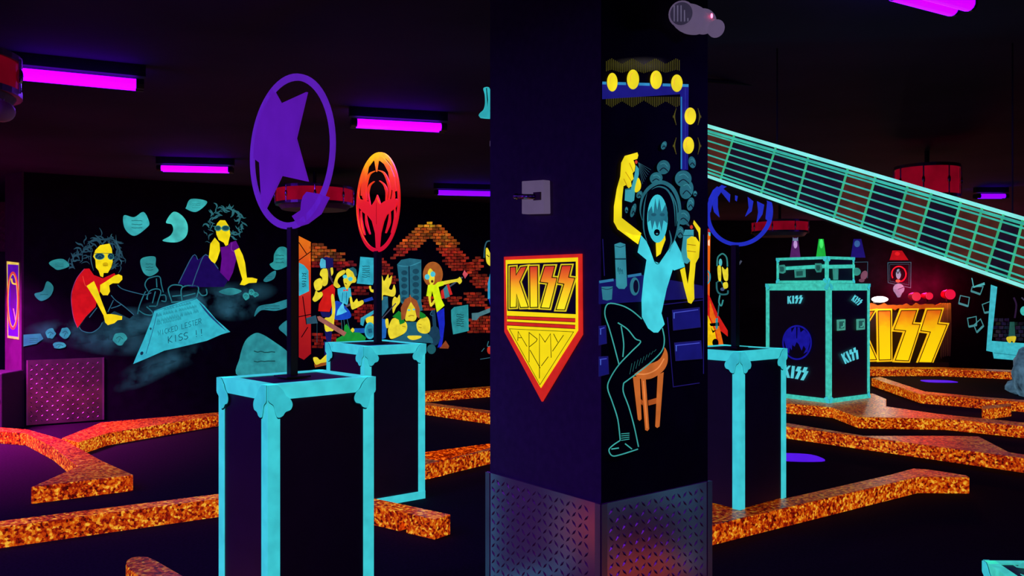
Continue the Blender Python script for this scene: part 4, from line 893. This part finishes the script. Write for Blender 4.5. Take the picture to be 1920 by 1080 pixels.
for P in ([(0, 200), (95, 130)], [(0, 60), (60, 150)], [(30, 480), (60, 700)], [(0, 640), (95, 620)], [(20, 800), (70, 720)], [(96, 60), (98, 925)]): b.line(P, 7, BLACK, 2)
b.build('painted_door_lines', mb)
def sheet(P, T, c=(52, 180, 196)): paper(P, c, T, 3, W2, mb, 6, False)
sheet([(0, 218), (40, 238), (75, 280), (79, 440), (5, 476), (0, 476)], BD); sheet([(478, 172), (592, 182), (592, 340), (575, 392), (450, 380), (468, 280)], BD); sheet([(560, 700), (582, 678), (684, 660), (688, 850), (575, 876), (562, 780)], BE, (44, 148, 150))
def person(name, label, T, skin, bits, plane=W2, root=None, sk=(240, 222, 50)):
    root = root or mb
    f = Paint(plane, T)
    for P in skin:
        if len(P) == 2 and isinstance(P[0], str): continue
        f.poly(P, sk, 5, sm=True)
    fo = f.build(name, root, label=label)
    for nm, ops in bits:
        b = Paint(plane, T)
        for op in ops:
            if op[0] == 'p': b.poly(op[1], op[2], op[3], sm=op[4] if len(op) > 4 else False)
            elif op[0] == 'e': b.ell(*op[1], op[2], op[3])
            else: b.line(op[1], op[4], op[2], op[3])
        b.build(nm, fo)
    return fo
NV = (24, 24, 92)
person('painted_musician', 'figure in a cap and red shirt', BD, [
    [(162, 312), (175, 272), (212, 262), (226, 300), (222, 380), (192, 402), (178, 372), (180, 335)], [(245, 262), (262, 255), (266, 300), (250, 318)], [(115, 380), (135, 350), (172, 342), (182, 400), (160, 432), (128, 430)],
    [(132, 435), (150, 450), (178, 446), (182, 478), (130, 522), (105, 505), (120, 470)], [(250, 480), (270, 470), (283, 570), (272, 690), (268, 745), (240, 752), (205, 748), (198, 655), (240, 642), (258, 600)],
    [(110, 960), (140, 955), (165, 975), (200, 945), (222, 930), (222, 985), (170, 1000), (130, 1012)]], [
    ('painted_cap', [('p', [(160, 230), (170, 188), (210, 172), (265, 186), (266, 255), (205, 264), (165, 262)], NV, 6.5), ('p', [(160, 232), (168, 190), (180, 184), (206, 200), (208, 258), (168, 262)], (80, 190, 215), 7)]),
    ('painted_hair', [('l', [(228, 262), (235, 320), (268, 380)], (70, 50, 70), 5.5, 10), ('l', [(240, 262), (250, 330), (262, 350)], (60, 46, 64), 5.5, 8)]),
    ('painted_shirt', [('p', [(178, 440), (225, 410), (262, 385), (282, 425), (278, 485), (240, 602), (150, 596), (156, 540), (188, 480)], (212, 28, 22), 4)]),
    ('painted_shorts', [('p', [(165, 600), (250, 606), (240, 645), (180, 640)], NV, 4), ('p', [(198, 748), (258, 752), (250, 832), (215, 832)], NV, 4), ('p', [(195, 832), (222, 832), (222, 935), (200, 940)], NV, 3)]),
    ('painted_shoe_soles', [('p', [(118, 1006), (222, 988), (222, 1014), (125, 1036)], (150, 76, 26), 4)]),
    ('painted_guitar', [('p', [(140, 638), (162, 634), (370, 762), (350, 792), (150, 668)], (160, 96, 84), 5.6), ('p', [(55, 650), (130, 628), (146, 690), (60, 697)], (44, 84, 100), 5.6), ('p', [(290, 812), (350, 780), (352, 712), (372, 695), (410, 760), (470, 762), (520, 800), (515, 832), (290, 842)], (26, 150, 52), 5.4), ('l', [(140, 690), (140, 840)], (40, 80, 90), 5, 3)])])
person('painted_musician', 'figure in round glasses with a blue guitar', BD, [
    [(345, 345), (372, 330), (364, 282), (385, 265), (425, 295), (446, 345), (438, 372), (408, 380), (376, 426), (356, 400)], [(270, 378), (300, 302), (350, 275), (360, 298), (312, 335), (300, 370), (322, 402), (300, 416), (272, 398)],
    [(395, 490), (410, 488), (422, 528), (450, 498), (462, 520), (495, 510), (500, 540), (435, 577), (408, 575)]], [
    ('painted_hair', [('p', [(385, 265), (420, 252), (445, 270), (452, 315), (436, 332), (420, 292)], (34, 96, 104), 5.6)]), ('painted_glasses', [('e', (357, 327, 17, 15), (84, 214, 220), 6.4), ('e', (400, 346, 18, 17), (84, 214, 220), 6.4), ('l', [(372, 335), (384, 340)], (84, 214, 220), 6.4, 5)]),
    ('painted_mouth', [('l', [(358, 378), (372, 386)], (90, 50, 10), 6.4, 7)]),
    ('painted_shirt', [('p', [(300, 422), (345, 408), (402, 415), (410, 490), (388, 492), (378, 550), (320, 522), (302, 460)], (62, 186, 206), 4), ('p', [(345, 425), (362, 432), (382, 420), (382, 440), (362, 436), (345, 442)], (230, 70, 60), 5), ('l', [(340, 450), (335, 520)], (20, 90, 130), 4.6, 4), ('l', [(370, 450), (368, 530)], (20, 90, 130), 4.6, 4)]),
    ('painted_guitar', [('p', [(280, 520), (330, 532), (396, 600), (396, 650), (285, 662), (250, 600)], (22, 72, 190), 4.6, True), ('p', [(318, 560), (345, 525), (352, 574), (374, 600), (335, 618), (290, 632), (300, 590)], (88, 210, 240), 5.2), ('p', [(360, 552), (402, 534), (406, 550), (365, 567)], (96, 84, 92), 5), ('p', [(500, 507), (570, 484), (580, 508), (510, 527)], (26, 64, 170), 5)]),
    ('painted_legs', [('l', [(330, 660), (336, 740)], (50, 110, 120), 3, 4), ('l', [(350, 660), (358, 720)], (50, 110, 120), 3, 4), ('l', [(375, 655), (396, 740)], (50, 110, 120), 3, 4)])])
person('painted_musician', 'drummer mostly hidden by the pole', BD, [[(520, 655), (560, 635), (592, 650), (592, 755), (575, 722), (532, 692)], [(545, 405), (560, 400), (566, 425), (594, 430), (594, 448), (560, 445)], [(403, 743), (418, 726), (433, 743), (418, 762)]], [
    ('painted_drum', [('e', (552, 748, 42, 66), (52, 178, 196), 5.4), ('e', (552, 748, 30, 50), (40, 140, 160), 5.8), ('p', [(535, 735), (565, 730), (572, 762), (542, 768)], (24, 96, 120), 6.2), ('p', [(430, 730), (510, 728), (512, 765), (430, 768)], (26, 90, 170), 5), ('p', [(480, 650), (592, 582), (592, 610), (512, 662), (500, 712), (478, 700)], (52, 168, 186), 4.6)])])
person('painted_musician', 'singer with raised yellow hands behind the pole', BE, [
    [(50, 448), (62, 455), (75, 490), (104, 440), (110, 470), (132, 450), (126, 500), (110, 542), (132, 552), (148, 515), (160, 568), (140, 602), (72, 590), (65, 622), (50, 622)], [(134, 640), (150, 602), (170, 612), (186, 588), (190, 642), (162, 680), (140, 722)], [(84, 770), (104, 765), (108, 820), (90, 826)]], [
    ('painted_torso', [('p', [(52, 600), (102, 602), (106, 680), (62, 745), (52, 745)], (40, 106, 124), 4), ('l', [(60, 760), (160, 650)], (70, 70, 84), 5.6, 8), ('p', [(55, 760), (100, 770), (88, 900), (58, 912)], (30, 100, 180), 3.4)])])
b = Paint(W2, BE); b.poly([(170, 370), (200, 336), (262, 325), (345, 335), (345, 640), (356, 702), (262, 722), (195, 640), (185, 500)], (38, 106, 122), 2.4)
b.line([(178, 378), (256, 382), (342, 350)], 5, (60, 150, 165), 3); b.line([(256, 380), (260, 640)], 9, (16, 40, 58), 3)
for i in range(5): b.ell(222, 430+i*48, 22, 18, (26, 72, 88), 2.9); b.ell(305, 420+i*48, 24, 19, (26, 72, 88), 2.9)
b.build('painted_amplifier', mb)
person('painted_musician', 'big figure with brown hair and a green shirt', BE, [
    [(228, 770), (236, 690), (268, 640), (300, 680), (312, 740), (295, 777), (255, 777)], [(105, 832), (135, 762), (180, 766), (190, 802), (225, 782), (242, 812), (235, 852), (200, 880), (130, 908), (108, 880)],
    [(310, 795), (345, 757), (380, 745), (405, 782), (406, 850), (370, 870), (322, 852)], [(248, 886), (335, 885), (340, 900), (290, 916), (255, 907)]], [
    ('painted_jacket', [('p', [(235, 785), (312, 785), (335, 850), (390, 868), (425, 905), (430, 938), (110, 925), (210, 880)], (34, 96, 112), 4)]),
    ('painted_shirt', [('p', [(135, 746), (180, 705), (205, 722), (225, 790), (190, 805), (180, 770)], (22, 132, 40), 5.6), ('p', [(330, 705), (370, 730), (382, 750), (345, 762), (332, 750)], (22, 132, 40), 5.6)]),
    ('painted_hair', [('p', [(200, 772), (195, 682), (225, 622), (265, 600), (312, 632), (333, 692), (330, 762), (308, 742), (296, 682), (268, 640), (242, 692), (226, 762)], (158, 82, 38), 5.8), ('l', [(262, 590), (268, 640)], (180, 100, 40), 6.2, 6)]),
    ('painted_eyes', [('e', (254, 700, 10, 6), (90, 200, 220), 6.4), ('e', (290, 695, 9, 6), (90, 200, 220), 6.4), ('l', [(250, 745), (272, 738), (292, 742)], (150, 110, 20), 6.4, 5)]),
    ('painted_fingers', [('l', [(205, 815), (230, 820)], (150, 120, 10), 6.4, 4), ('l', [(322, 800), (345, 805)], (150, 120, 10), 6.4, 4), ('l', [(322, 822), (345, 827)], (150, 120, 10), 6.4, 4)]),
    ('painted_guitar', [('e', (440, 885, 42, 72), (26, 62, 84), 3), ('e', (418, 982, 32, 35), (30, 92, 98), 3.4), ('l', [(432, 700), (442, 830)], (26, 62, 84), 3, 26), ('l', [(425, 702), (410, 730), (432, 742)], (40, 100, 120), 3.6, 6)])])
person('painted_musician', 'curly haired figure pointing with a red guitar', BE, [
    [(390, 432), (405, 400), (425, 412), (440, 460), (436, 500), (415, 522), (398, 482)], [(500, 492), (600, 474), (622, 460), (638, 490), (620, 512), (596, 496), (505, 516)], [(394, 595), (410, 595), (416, 648), (436, 625), (441, 645), (410, 674)]], [
    ('painted_hair', [('e', (428, 442, 72, 92), (170, 92, 36), 4.4)]), ('painted_glasses', [('e', (386, 460, 18, 20), (80, 205, 215), 6.4), ('e', (427, 440, 18, 20), (80, 205, 215), 6.4)]), ('painted_mouth', [('e', (422, 492, 9, 10), (90, 40, 20), 6.4)]),
    ('painted_shirt', [('p', [(392, 520), (405, 514), (440, 518), (462, 498), (500, 490), (506, 520), (468, 532), (490, 622), (512, 666), (456, 716), (442, 642), (422, 562), (415, 602), (380, 598)], (222, 250, 22), 5.4)]),
    ('painted_trousers', [('p', [(455, 716), (510, 684), (514, 800), (500, 920), (490, 967), (462, 970), (482, 900), (470, 800)], (26, 40, 190), 4)]), ('painted_shoe', [('p', [(475, 976), (500, 945), (520, 920), (546, 960), (540, 978)], (140, 66, 34), 4)]),
    ('painted_guitar', [('p', [(486, 560), (505, 545), (512, 612), (488, 622)], (212, 40, 36), 4.4), ('p', [(523, 520), (545, 510), (570, 586), (552, 592)], (212, 40, 36), 4.4), ('p', [(503, 546), (528, 518), (550, 600), (514, 617)], (60, 130, 140), 4.8), ('l', [(548, 530), (642, 462)], (70, 84, 100), 4.6, 11), ('p', [(642, 440), (656, 410), (665, 425), (682, 440), (660, 472)], (220, 84, 96), 4.8)])])
person('painted_musician', 'dark haired figure in blue cut off by the column', BE, [[(810, 262), (822, 250), (838, 280), (858, 322), (872, 350), (868, 400), (846, 385), (815, 352)]], [
    ('painted_hair', [('p', [(808, 262), (815, 215), (845, 200), (900, 210), (900, 400), (868, 400), (866, 330), (840, 280), (822, 248)], BLACK, 4), ('l', [(880, 208), (835, 200), (812, 215), (800, 270), (798, 322)], (46, 92, 108), 5, 9)]),
    ('painted_face_line', [('l', [(815, 300), (835, 315)], (60, 50, 20), 6, 6)]),
    ('painted_shirt', [('p', [(825, 505), (850, 402), (900, 395), (900, 610), (825, 620)], (48, 160, 200), 4)]), ('painted_trousers', [('p', [(832, 622), (900, 612), (900, 760), (865, 760)], (28, 50, 190), 4)]),
    ('painted_guitar', [('p', [(708, 722), (755, 718), (900, 662), (900, 692), (765, 746), (745, 772), (710, 772)], (74, 122, 128), 5.4), ('e', (840, 988, 20, 30), (200, 50, 34), 4), ('l', [(830, 925), (822, 960), (845, 960)], (50, 120, 130), 4.4, 5), ('l', [(770, 1055), (860, 1040)], (46, 90, 104), 4, 5), ('l', [(780, 1000), (800, 975)], (50, 110, 120), 4, 5)])])

# ------------------------------------------------------------------ back wall mural, stage and sign
bm_ = empty('back_wall_mural', WB.pt(1600, 700), 'mural on the far wall with guitar, coloured spotlights, framed portraits and snapshots', 'mural')
K3 = (1430, 430, 8.31); K5 = (1310, 420, 4.5); K8 = (1780, 500, 4.157); K6 = (1600, 480, 3.6)
def beam(P, c, e, ec, l=1):
    b = Paint(WB, K3); b.poly(P, c, l); b.ell(*e, ec, l+1); b.build('painted_spotlight', bm_)
beam([(468, 130), (548, 130), (590, 450), (420, 450)], (82, 34, 100), (508, 235, 30, 62), (190, 150, 215)); beam([(872, 150), (948, 150), (988, 450), (828, 450)], (26, 176, 60), (912, 225, 30, 72), (70, 250, 110))
beam([(1415, 150), (1535, 150), (1600, 440), (1370, 440)], (22, 16, 110), (1470, 225, 46, 52), (48, 92, 150)); beam([(2020, 330), (2170, 330), (2270, 480), (1975, 480)], (150, 14, 24), (2095, 380, 40, 30), (190, 30, 34))
b = Paint(WB, K3); b.poly([(466, 118), (480, 140), (536, 140), (550, 118), (550, 180), (466, 180)], (110, 130, 160), 2.4); b.build('painted_spotlight', bm_)
b = Paint(WB, K5); b.poly([(-20, 40), (95, 40), (98, 90), (92, 620), (-20, 620)], gradient([(0, (235, 60, 20)), (1, (240, 110, 20))]), 1)
b.poly([(-30, 540), (45, 560), (92, 610), (160, 760), (245, 900), (245, 950), (190, 905), (165, 905), (205, 1010), (205, 1030), (160, 1030), (-30, 900)], (212, 30, 24), 2); b.poly([(-30, 560), (45, 700), (98, 820), (135, 900), (160, 1030), (-30, 1030)], (252, 205, 14), 3)
b.poly([(92, 640), (130, 760), (170, 850), (210, 1025), (175, 1030), (135, 880), (92, 780)], (240, 110, 20), 2.6)
b.ell(140, 1000, 26, 32, BLACK, 4); b.poly([(100, 870), (120, 900), (150, 895), (118, 920)], BLACK, 4); b.ell(50, 848, 12, 12, BLACK, 4); b.poly([(90, 840), (170, 830), (172, 860), (100, 862)], BLACK, 4)
b.poly([(48, 140), (66, 140), (66, 180), (48, 180)], (255, 225, 190), 4); b.poly([(78, 140), (92, 130), (92, 185), (78, 180)], (255, 225, 190), 4); b.poly([(50, 40), (95, 40), (98, 85), (50, 88)], (170, 30, 40), 4); b.poly([(78, 70), (98, 72), (98, 100), (86, 100)], (90, 210, 230), 5)
b.line([(50, 330), (62, 380), (92, 420), (90, 480), (55, 520)], 12, (54, 160, 180), 5); b.line([(40, 410), (70, 440), (60, 500), (40, 530)], 20, (50, 150, 170), 5)
b.build('painted_guitar', bm_, label='orange, red and yellow guitar')
person('painted_guitarist', 'small outlined guitarist with yellow arms', K5, [[(158, 362), (185, 358), (188, 470), (172, 482), (162, 450)], [(195, 362), (222, 385), (245, 368), (246, 470), (220, 478), (205, 440)], [(303, 358), (325, 350), (322, 405), (308, 425)], [(205, 500), (240, 492), (245, 535), (212, 545)]], [
    ('painted_outline', [('l', [(155, 355), (158, 290), (178, 262), (205, 252), (235, 285), (242, 360)], (50, 130, 128), 4, 12), ('e', (183, 325, 14, 32), (88, 200, 205), 4.5), ('l', [(150, 490), (155, 560), (185, 592), (240, 590), (246, 560)], (40, 104, 110), 4, 14), ('l', [(155, 490), (185, 480), (210, 530)], (40, 104, 110), 4, 10), ('e', (200, 550, 18, 14), (70, 90, 130), 4.4),
                         ('l', [(178, 600), (170, 660), (190, 690), (205, 640)], (56, 150, 150), 4, 12), ('l', [(170, 680), (160, 780)], (40, 100, 106), 4, 10), ('p', [(142, 800), (160, 790), (162, 870), (150, 895), (140, 870)], (56, 150, 160), 4), ('p', [(308, 735), (328, 740), (342, 800), (330, 825), (312, 800)], (56, 176, 150), 4), ('l', [(300, 680), (312, 740)], (40, 100, 106), 4, 6), ('l', [(325, 360), (360, 310)], (70, 76, 96), 4, 16)])], WB, bm_)
b = Paint(WB, K6); b.line([(232, 45), (388, 42), (386, 215), (234, 180)], 4, (44, 96, 112), 2, sm=False, closed=True); b.line([(244, 58), (376, 55), (374, 195), (246, 170)], 2.5, (36, 80, 96), 2, sm=False, closed=True)
b.line([(306+48*math.cos(a), 122+52*math.sin(a)) for a in [2*math.pi*i/20+2.6 for i in range(17)]], 9, (190, 24, 44), 3); b.ell(303, 122, 17, 34, (96, 150, 170), 3.4); b.line([(290, 100), (300, 118), (312, 96), (320, 120)], 6, (20, 24, 40), 3.8); b.ell(300, 168, 16, 10, (190, 90, 60), 3.6)
b.build('painted_portrait', bm_, label='framed portrait in a red circle')
b = Paint(WB, K6); b.ell(305, 222, 38, 36, (84, 140, 158), 3); b.poly([(270, 225), (345, 215), (315, 278), (298, 280), (280, 250)], (74, 126, 146), 3.3); b.line([(300, 225), (345, 208)], 5, (26, 40, 60), 3.8); b.build('painted_helmet', bm_)
b = Paint(WB, K6); b.line([(5, 42), (96, 40), (94, 150)], 4, (44, 80, 100), 2, sm=False); b.ell(72, 130, 22, 32, (104, 70, 92), 2.4, rot=.4); b.ell(55, 165, 20, 12, (90, 60, 80), 2.6); b.build('painted_portrait', bm_, label='dim framed portrait beside the case')
PW = (66, 140, 144)
for P in ([(85, 225), (155, 240), (145, 308), (72, 285)], [(255, 295), (325, 268), (330, 350), (272, 360)], [(140, 402), (208, 388), (212, 455), (150, 468)], [(190, 455), (242, 408), (265, 460), (212, 512)], [(178, 155), (262, 155), (240, 215), (168, 190)]):
    b = Paint(WB, K8); b.line(P, 7, PW, 2, sm=False, closed=True); b.line([P[3], P[2]], 16, PW, 2.3); b.build('painted_snapshot', bm_)
b = Paint(WB, K8); b.poly([(170, 88), (178, 88), (190, 152), (272, 122), (276, 142), (185, 166)], (76, 180, 182), 2.8); b.build('painted_snapshot', bm_)
b = Paint(WB, K8); b.poly([(322, 140), (372, 158), (328, 578), (900, 620), (900, 760), (345, 715), (335, 665), (286, 655)], (64, 190, 204), 3); b.line([(345, 672), (600, 700)], 4, (30, 110, 130), 3.6)
b.build('painted_giant_snapshot_frame', bm_)
b = Paint(WB, K8); b.poly([(370, 160), (900, 200), (900, 620), (330, 576)], matte((20, 12, 24)), 2.2)
bricks(b, [(350, 400), (640, 440), (640, 600), (335, 575)], 44, 30, lambda x, y, R: tuple(int(v*R.uniform(.5, 1)) for v in (44, 44, 62)), 2.8)
b.poly([(470, 430), (505, 430), (512, 550), (458, 550)], (34, 84, 76), 4); b.poly([(448, 548), (512, 542), (514, 570), (500, 595), (485, 578), (468, 596), (446, 575)], (214, 196, 44), 5, sm=True)
b.line([(500, 240), (520, 300), (508, 400)], 14, (44, 26, 56), 3.4); b.ell(580, 345, 30, 36, (64, 190, 180), 4); b.line([(560, 240), (590, 270)], 10, (60, 60, 80), 4); b.build('painted_snapshot_scene', bm_)

# stage with the letter sign
SP = Plane((at(1560, 0, 15.35))[:2], (at(1790, 0, 15.35))[:2])
st = empty('stage_front', (at(1690, 0, 15.4).x, 15.45, 0), 'low stage box with a fringed brown and orange drape at the far wall', 'stage')
b = MB(); b.prism([SP.pt(1560, 571, -.3), SP.pt(1782, 571, -.3), (SP.pt(1782, 571, -.3).x, 15.65, 0), (SP.pt(1560, 571, -.3).x, 15.65, 0)], (0, -.28, 0)); b.build('platform', st, matte((40, 20, 26)))
g = gradient([(0, (30, 8, 12)), (.6, (60, 22, 14)), (.85, (120, 52, 16)), (1, (190, 90, 24))], .8)
R = random.Random(2)
for x in list(range(1762, 1781, 4)):
    b = MB(); w_ = 3.2; P = [(x, 568), (x+w_, 568), (x+w_+R.uniform(-1, 1), 620), (x+w_-1, 672+R.uniform(-12, 2)), (x, 668), (x-R.uniform(0, 2), 620)]
    b.prism([SP.pt(u, v, .01) for u, v in P], SP.n*(.03+.02*R.random())); b.build('drape_fold', st, g, bevel=.01)
b = MB(); P = [(1560, 566)]+[(1560+i*6, 570+R.uniform(-3, 3)) for i in range(1, 34)]+[(1762, 568), (1762, 580)]+[(1760-i*6, 579+R.uniform(-3, 3)) for i in range(1, 33)]
b.prism([SP.pt(u, v, .01) for u, v in P], SP.n*.05); b.build('flame_fringe', st, fluo((176, 78, 16), .5, 4))
S6 = K6
ls = empty('letter_sign', SP.pt(1690, 680), 'large glowing yellow KISS letter sign on the far stage', 'sign')
LQ = logo(-70, 362, 652, 350)
G2 = gradient([(0, (255, 222, 6)), (.6, (252, 205, 8)), (.82, (244, 150, 14)), (1, (222, 92, 16))])
for P in LQ:
    b = MB(); b.prism([SP.pt(S6[0]+x/S6[2], S6[1]+y/S6[2], .2) for x, y in P], SP.n*.06); o = b.build('letter', ls, G2)
    pb = Paint(SP, S6); pb.line(P, 6, (70, 36, 6), 163, sm=False, closed=True); cx = sum(p[0] for p in P)/len(P); pb.build('letter_groove', o)
    pb = Paint(SP, S6); pb.line(P, 26, fluo((255, 196, 20), .1), 155, sm=False, closed=True); pb.build('letter_rim', o)
pb = MB(); pb.prism([(SP.pt(1568, 683, .14).x, SP.pt(1568, 683, .14).y, 0), (SP.pt(1764, 683, .14).x, SP.pt(1764, 683, .14).y, 0), SP.pt(1764, 677.5, .14), SP.pt(1568, 677.5, .14)], SP.n*.14); pb.build('base_rail', ls, BLKMETAL)
for x, y, s, lab in ((1714, 556, .085, 'left'), (1738, 555, .07, 'middle'), (1777, 552, .1, 'right')):
    c = SP.pt(x, y, .1); zb = SP.pt(x, 565.5, 0).z
    r = empty('red_stage_lamp', (c.x, c.y+.2, zb), 'red glowing stage lamp on top of the stage, %s one of three' % lab, 'stage lamp', 'red stage lamps')
    b = MB(); b.tube(c+Vector((0, .02, 0)), c+Vector((0, .22, 0)), s, 20, r2=s*.7); b.build('can', r, matte((150, 16, 40), .4))
    b = MB(); b.tube(c, c+Vector((0, .018, 0)), s*.9, 20); b.build('lens', r, lamp((235, 10, 60), 1.0))
    b = MB(); b.box((c.x, c.y+.12, (zb+c.z)/2), (.03, .06, max(.02, abs(c.z-zb)))); b.build('stand', r, BLKMETAL)
    L = bpy.data.lights.new('red_light', 'POINT'); L.energy = 17; L.color = (1, .004, .06); L.shadow_soft_size = .05
    lo = bpy.data.objects.new('red_light', L); COL.objects.link(lo); lo.parent = r; lo.location = (0, .12, c.z-zb+s+.06)
c = SP.pt(1643, 561, .15); r = empty('white_lamp', (c.x, c.y, c.z-.05), 'short warm white bar lamp glowing beside the flight case', 'lamp')
b = MB(); b.ball(c, (.15, .05, .055), lamp((255, 244, 232), 4)); b.build('lamp_glass', r, smooth=True)
b = MB(); b.box((c.x, c.y+.09, c.z-.02), (.2, .1, .09)); b.build('lamp_housing', r, BLKMETAL)
L = bpy.data.lights.new('white_light', 'POINT'); L.energy = 14; L.color = (1, .8, .7); L.shadow_soft_size = .06
lo = bpy.data.objects.new('white_light', L); COL.objects.link(lo); lo.parent = r; lo.location = (0, -.15, .05)

# painted rock obstacle
Xr, Yr = on_z(1895, 727, 0); b = MB(); Xc, Yc = on_z(1925, 744, 0)
R = random.Random(9); b.ball((Xc, Yc, .33), (.17, .2, .36), n=18, k=12); b.ball(((Xr+Xc)/2-.02, Yc+.3, .1), (.3, .16, .13), n=18, k=10); b.ball((Xr-.12, Yc+.32, .06), (.2, .1, .07), n=16, k=8)
b.v = [(x+R.uniform(-.015, .015), y+R.uniform(-.015, .015), max(0, z+R.uniform(-.015, .015))) for x, y, z in b.v]
tag(b.build('painted_rock', None, fluo((66, 98, 118), .8, 9), smooth=True), 'lumpy grey blue rock obstacle on the course at the right edge', 'rock')

# ------------------------------------------------------------------ things at the far left
b = MB(); Xl = at(0, 0, 9.0).x
am = empty('amplifier', (Xl-.22, 9.0, 0), 'black speaker cabinet with tiny red lights at the left edge', 'amplifier')
b.box((Xl-.22, 9.0, .31), (.72, .4, .62)); b.build('cabinet', am, PANEL, bevel=.01)
for i in range(4):
    b = MB(); b.ball((Xl-.03+i*.045, 8.79, .36), (.012, .01, .022), n=8, k=6); b.build('indicator_lamp', am, lamp((230, 50, 30), 1.2))
PF = Plane((-8.2, 12.4), (-6.0, 12.4)); FT = (0, 80, 2.571)
b = MB(); b.prism([PF.pt(-60, 366, 0), PF.pt(13, 366, 0), PF.pt(13, 472, 0), PF.pt(-60, 472, 0)], -PF.n*.04)
wp = empty('wall_panel', PF.pt(0, 472), 'pinkish framed panel with pale swirls at the far left', 'panel'); b.build('board', wp, matte((215, 140, 160), .7, mott=.1))
b = Paint(PF, (0, 80, 2.571))
for y in range(830, 1000, 34): b.line([(2, y), (14, y-16), (24, y+2), (14, y+22), (28, y+30)], 5, matte((250, 200, 190)), 3)
b.build('swirl_pattern', wp)
wall('wall_side_room', (-9.5, 12.5), (-5.6, 12.5), .12, matte((120, 60, 120), .8, name='plum_wall_paint'))
print('objects', len(bpy.data.objects))
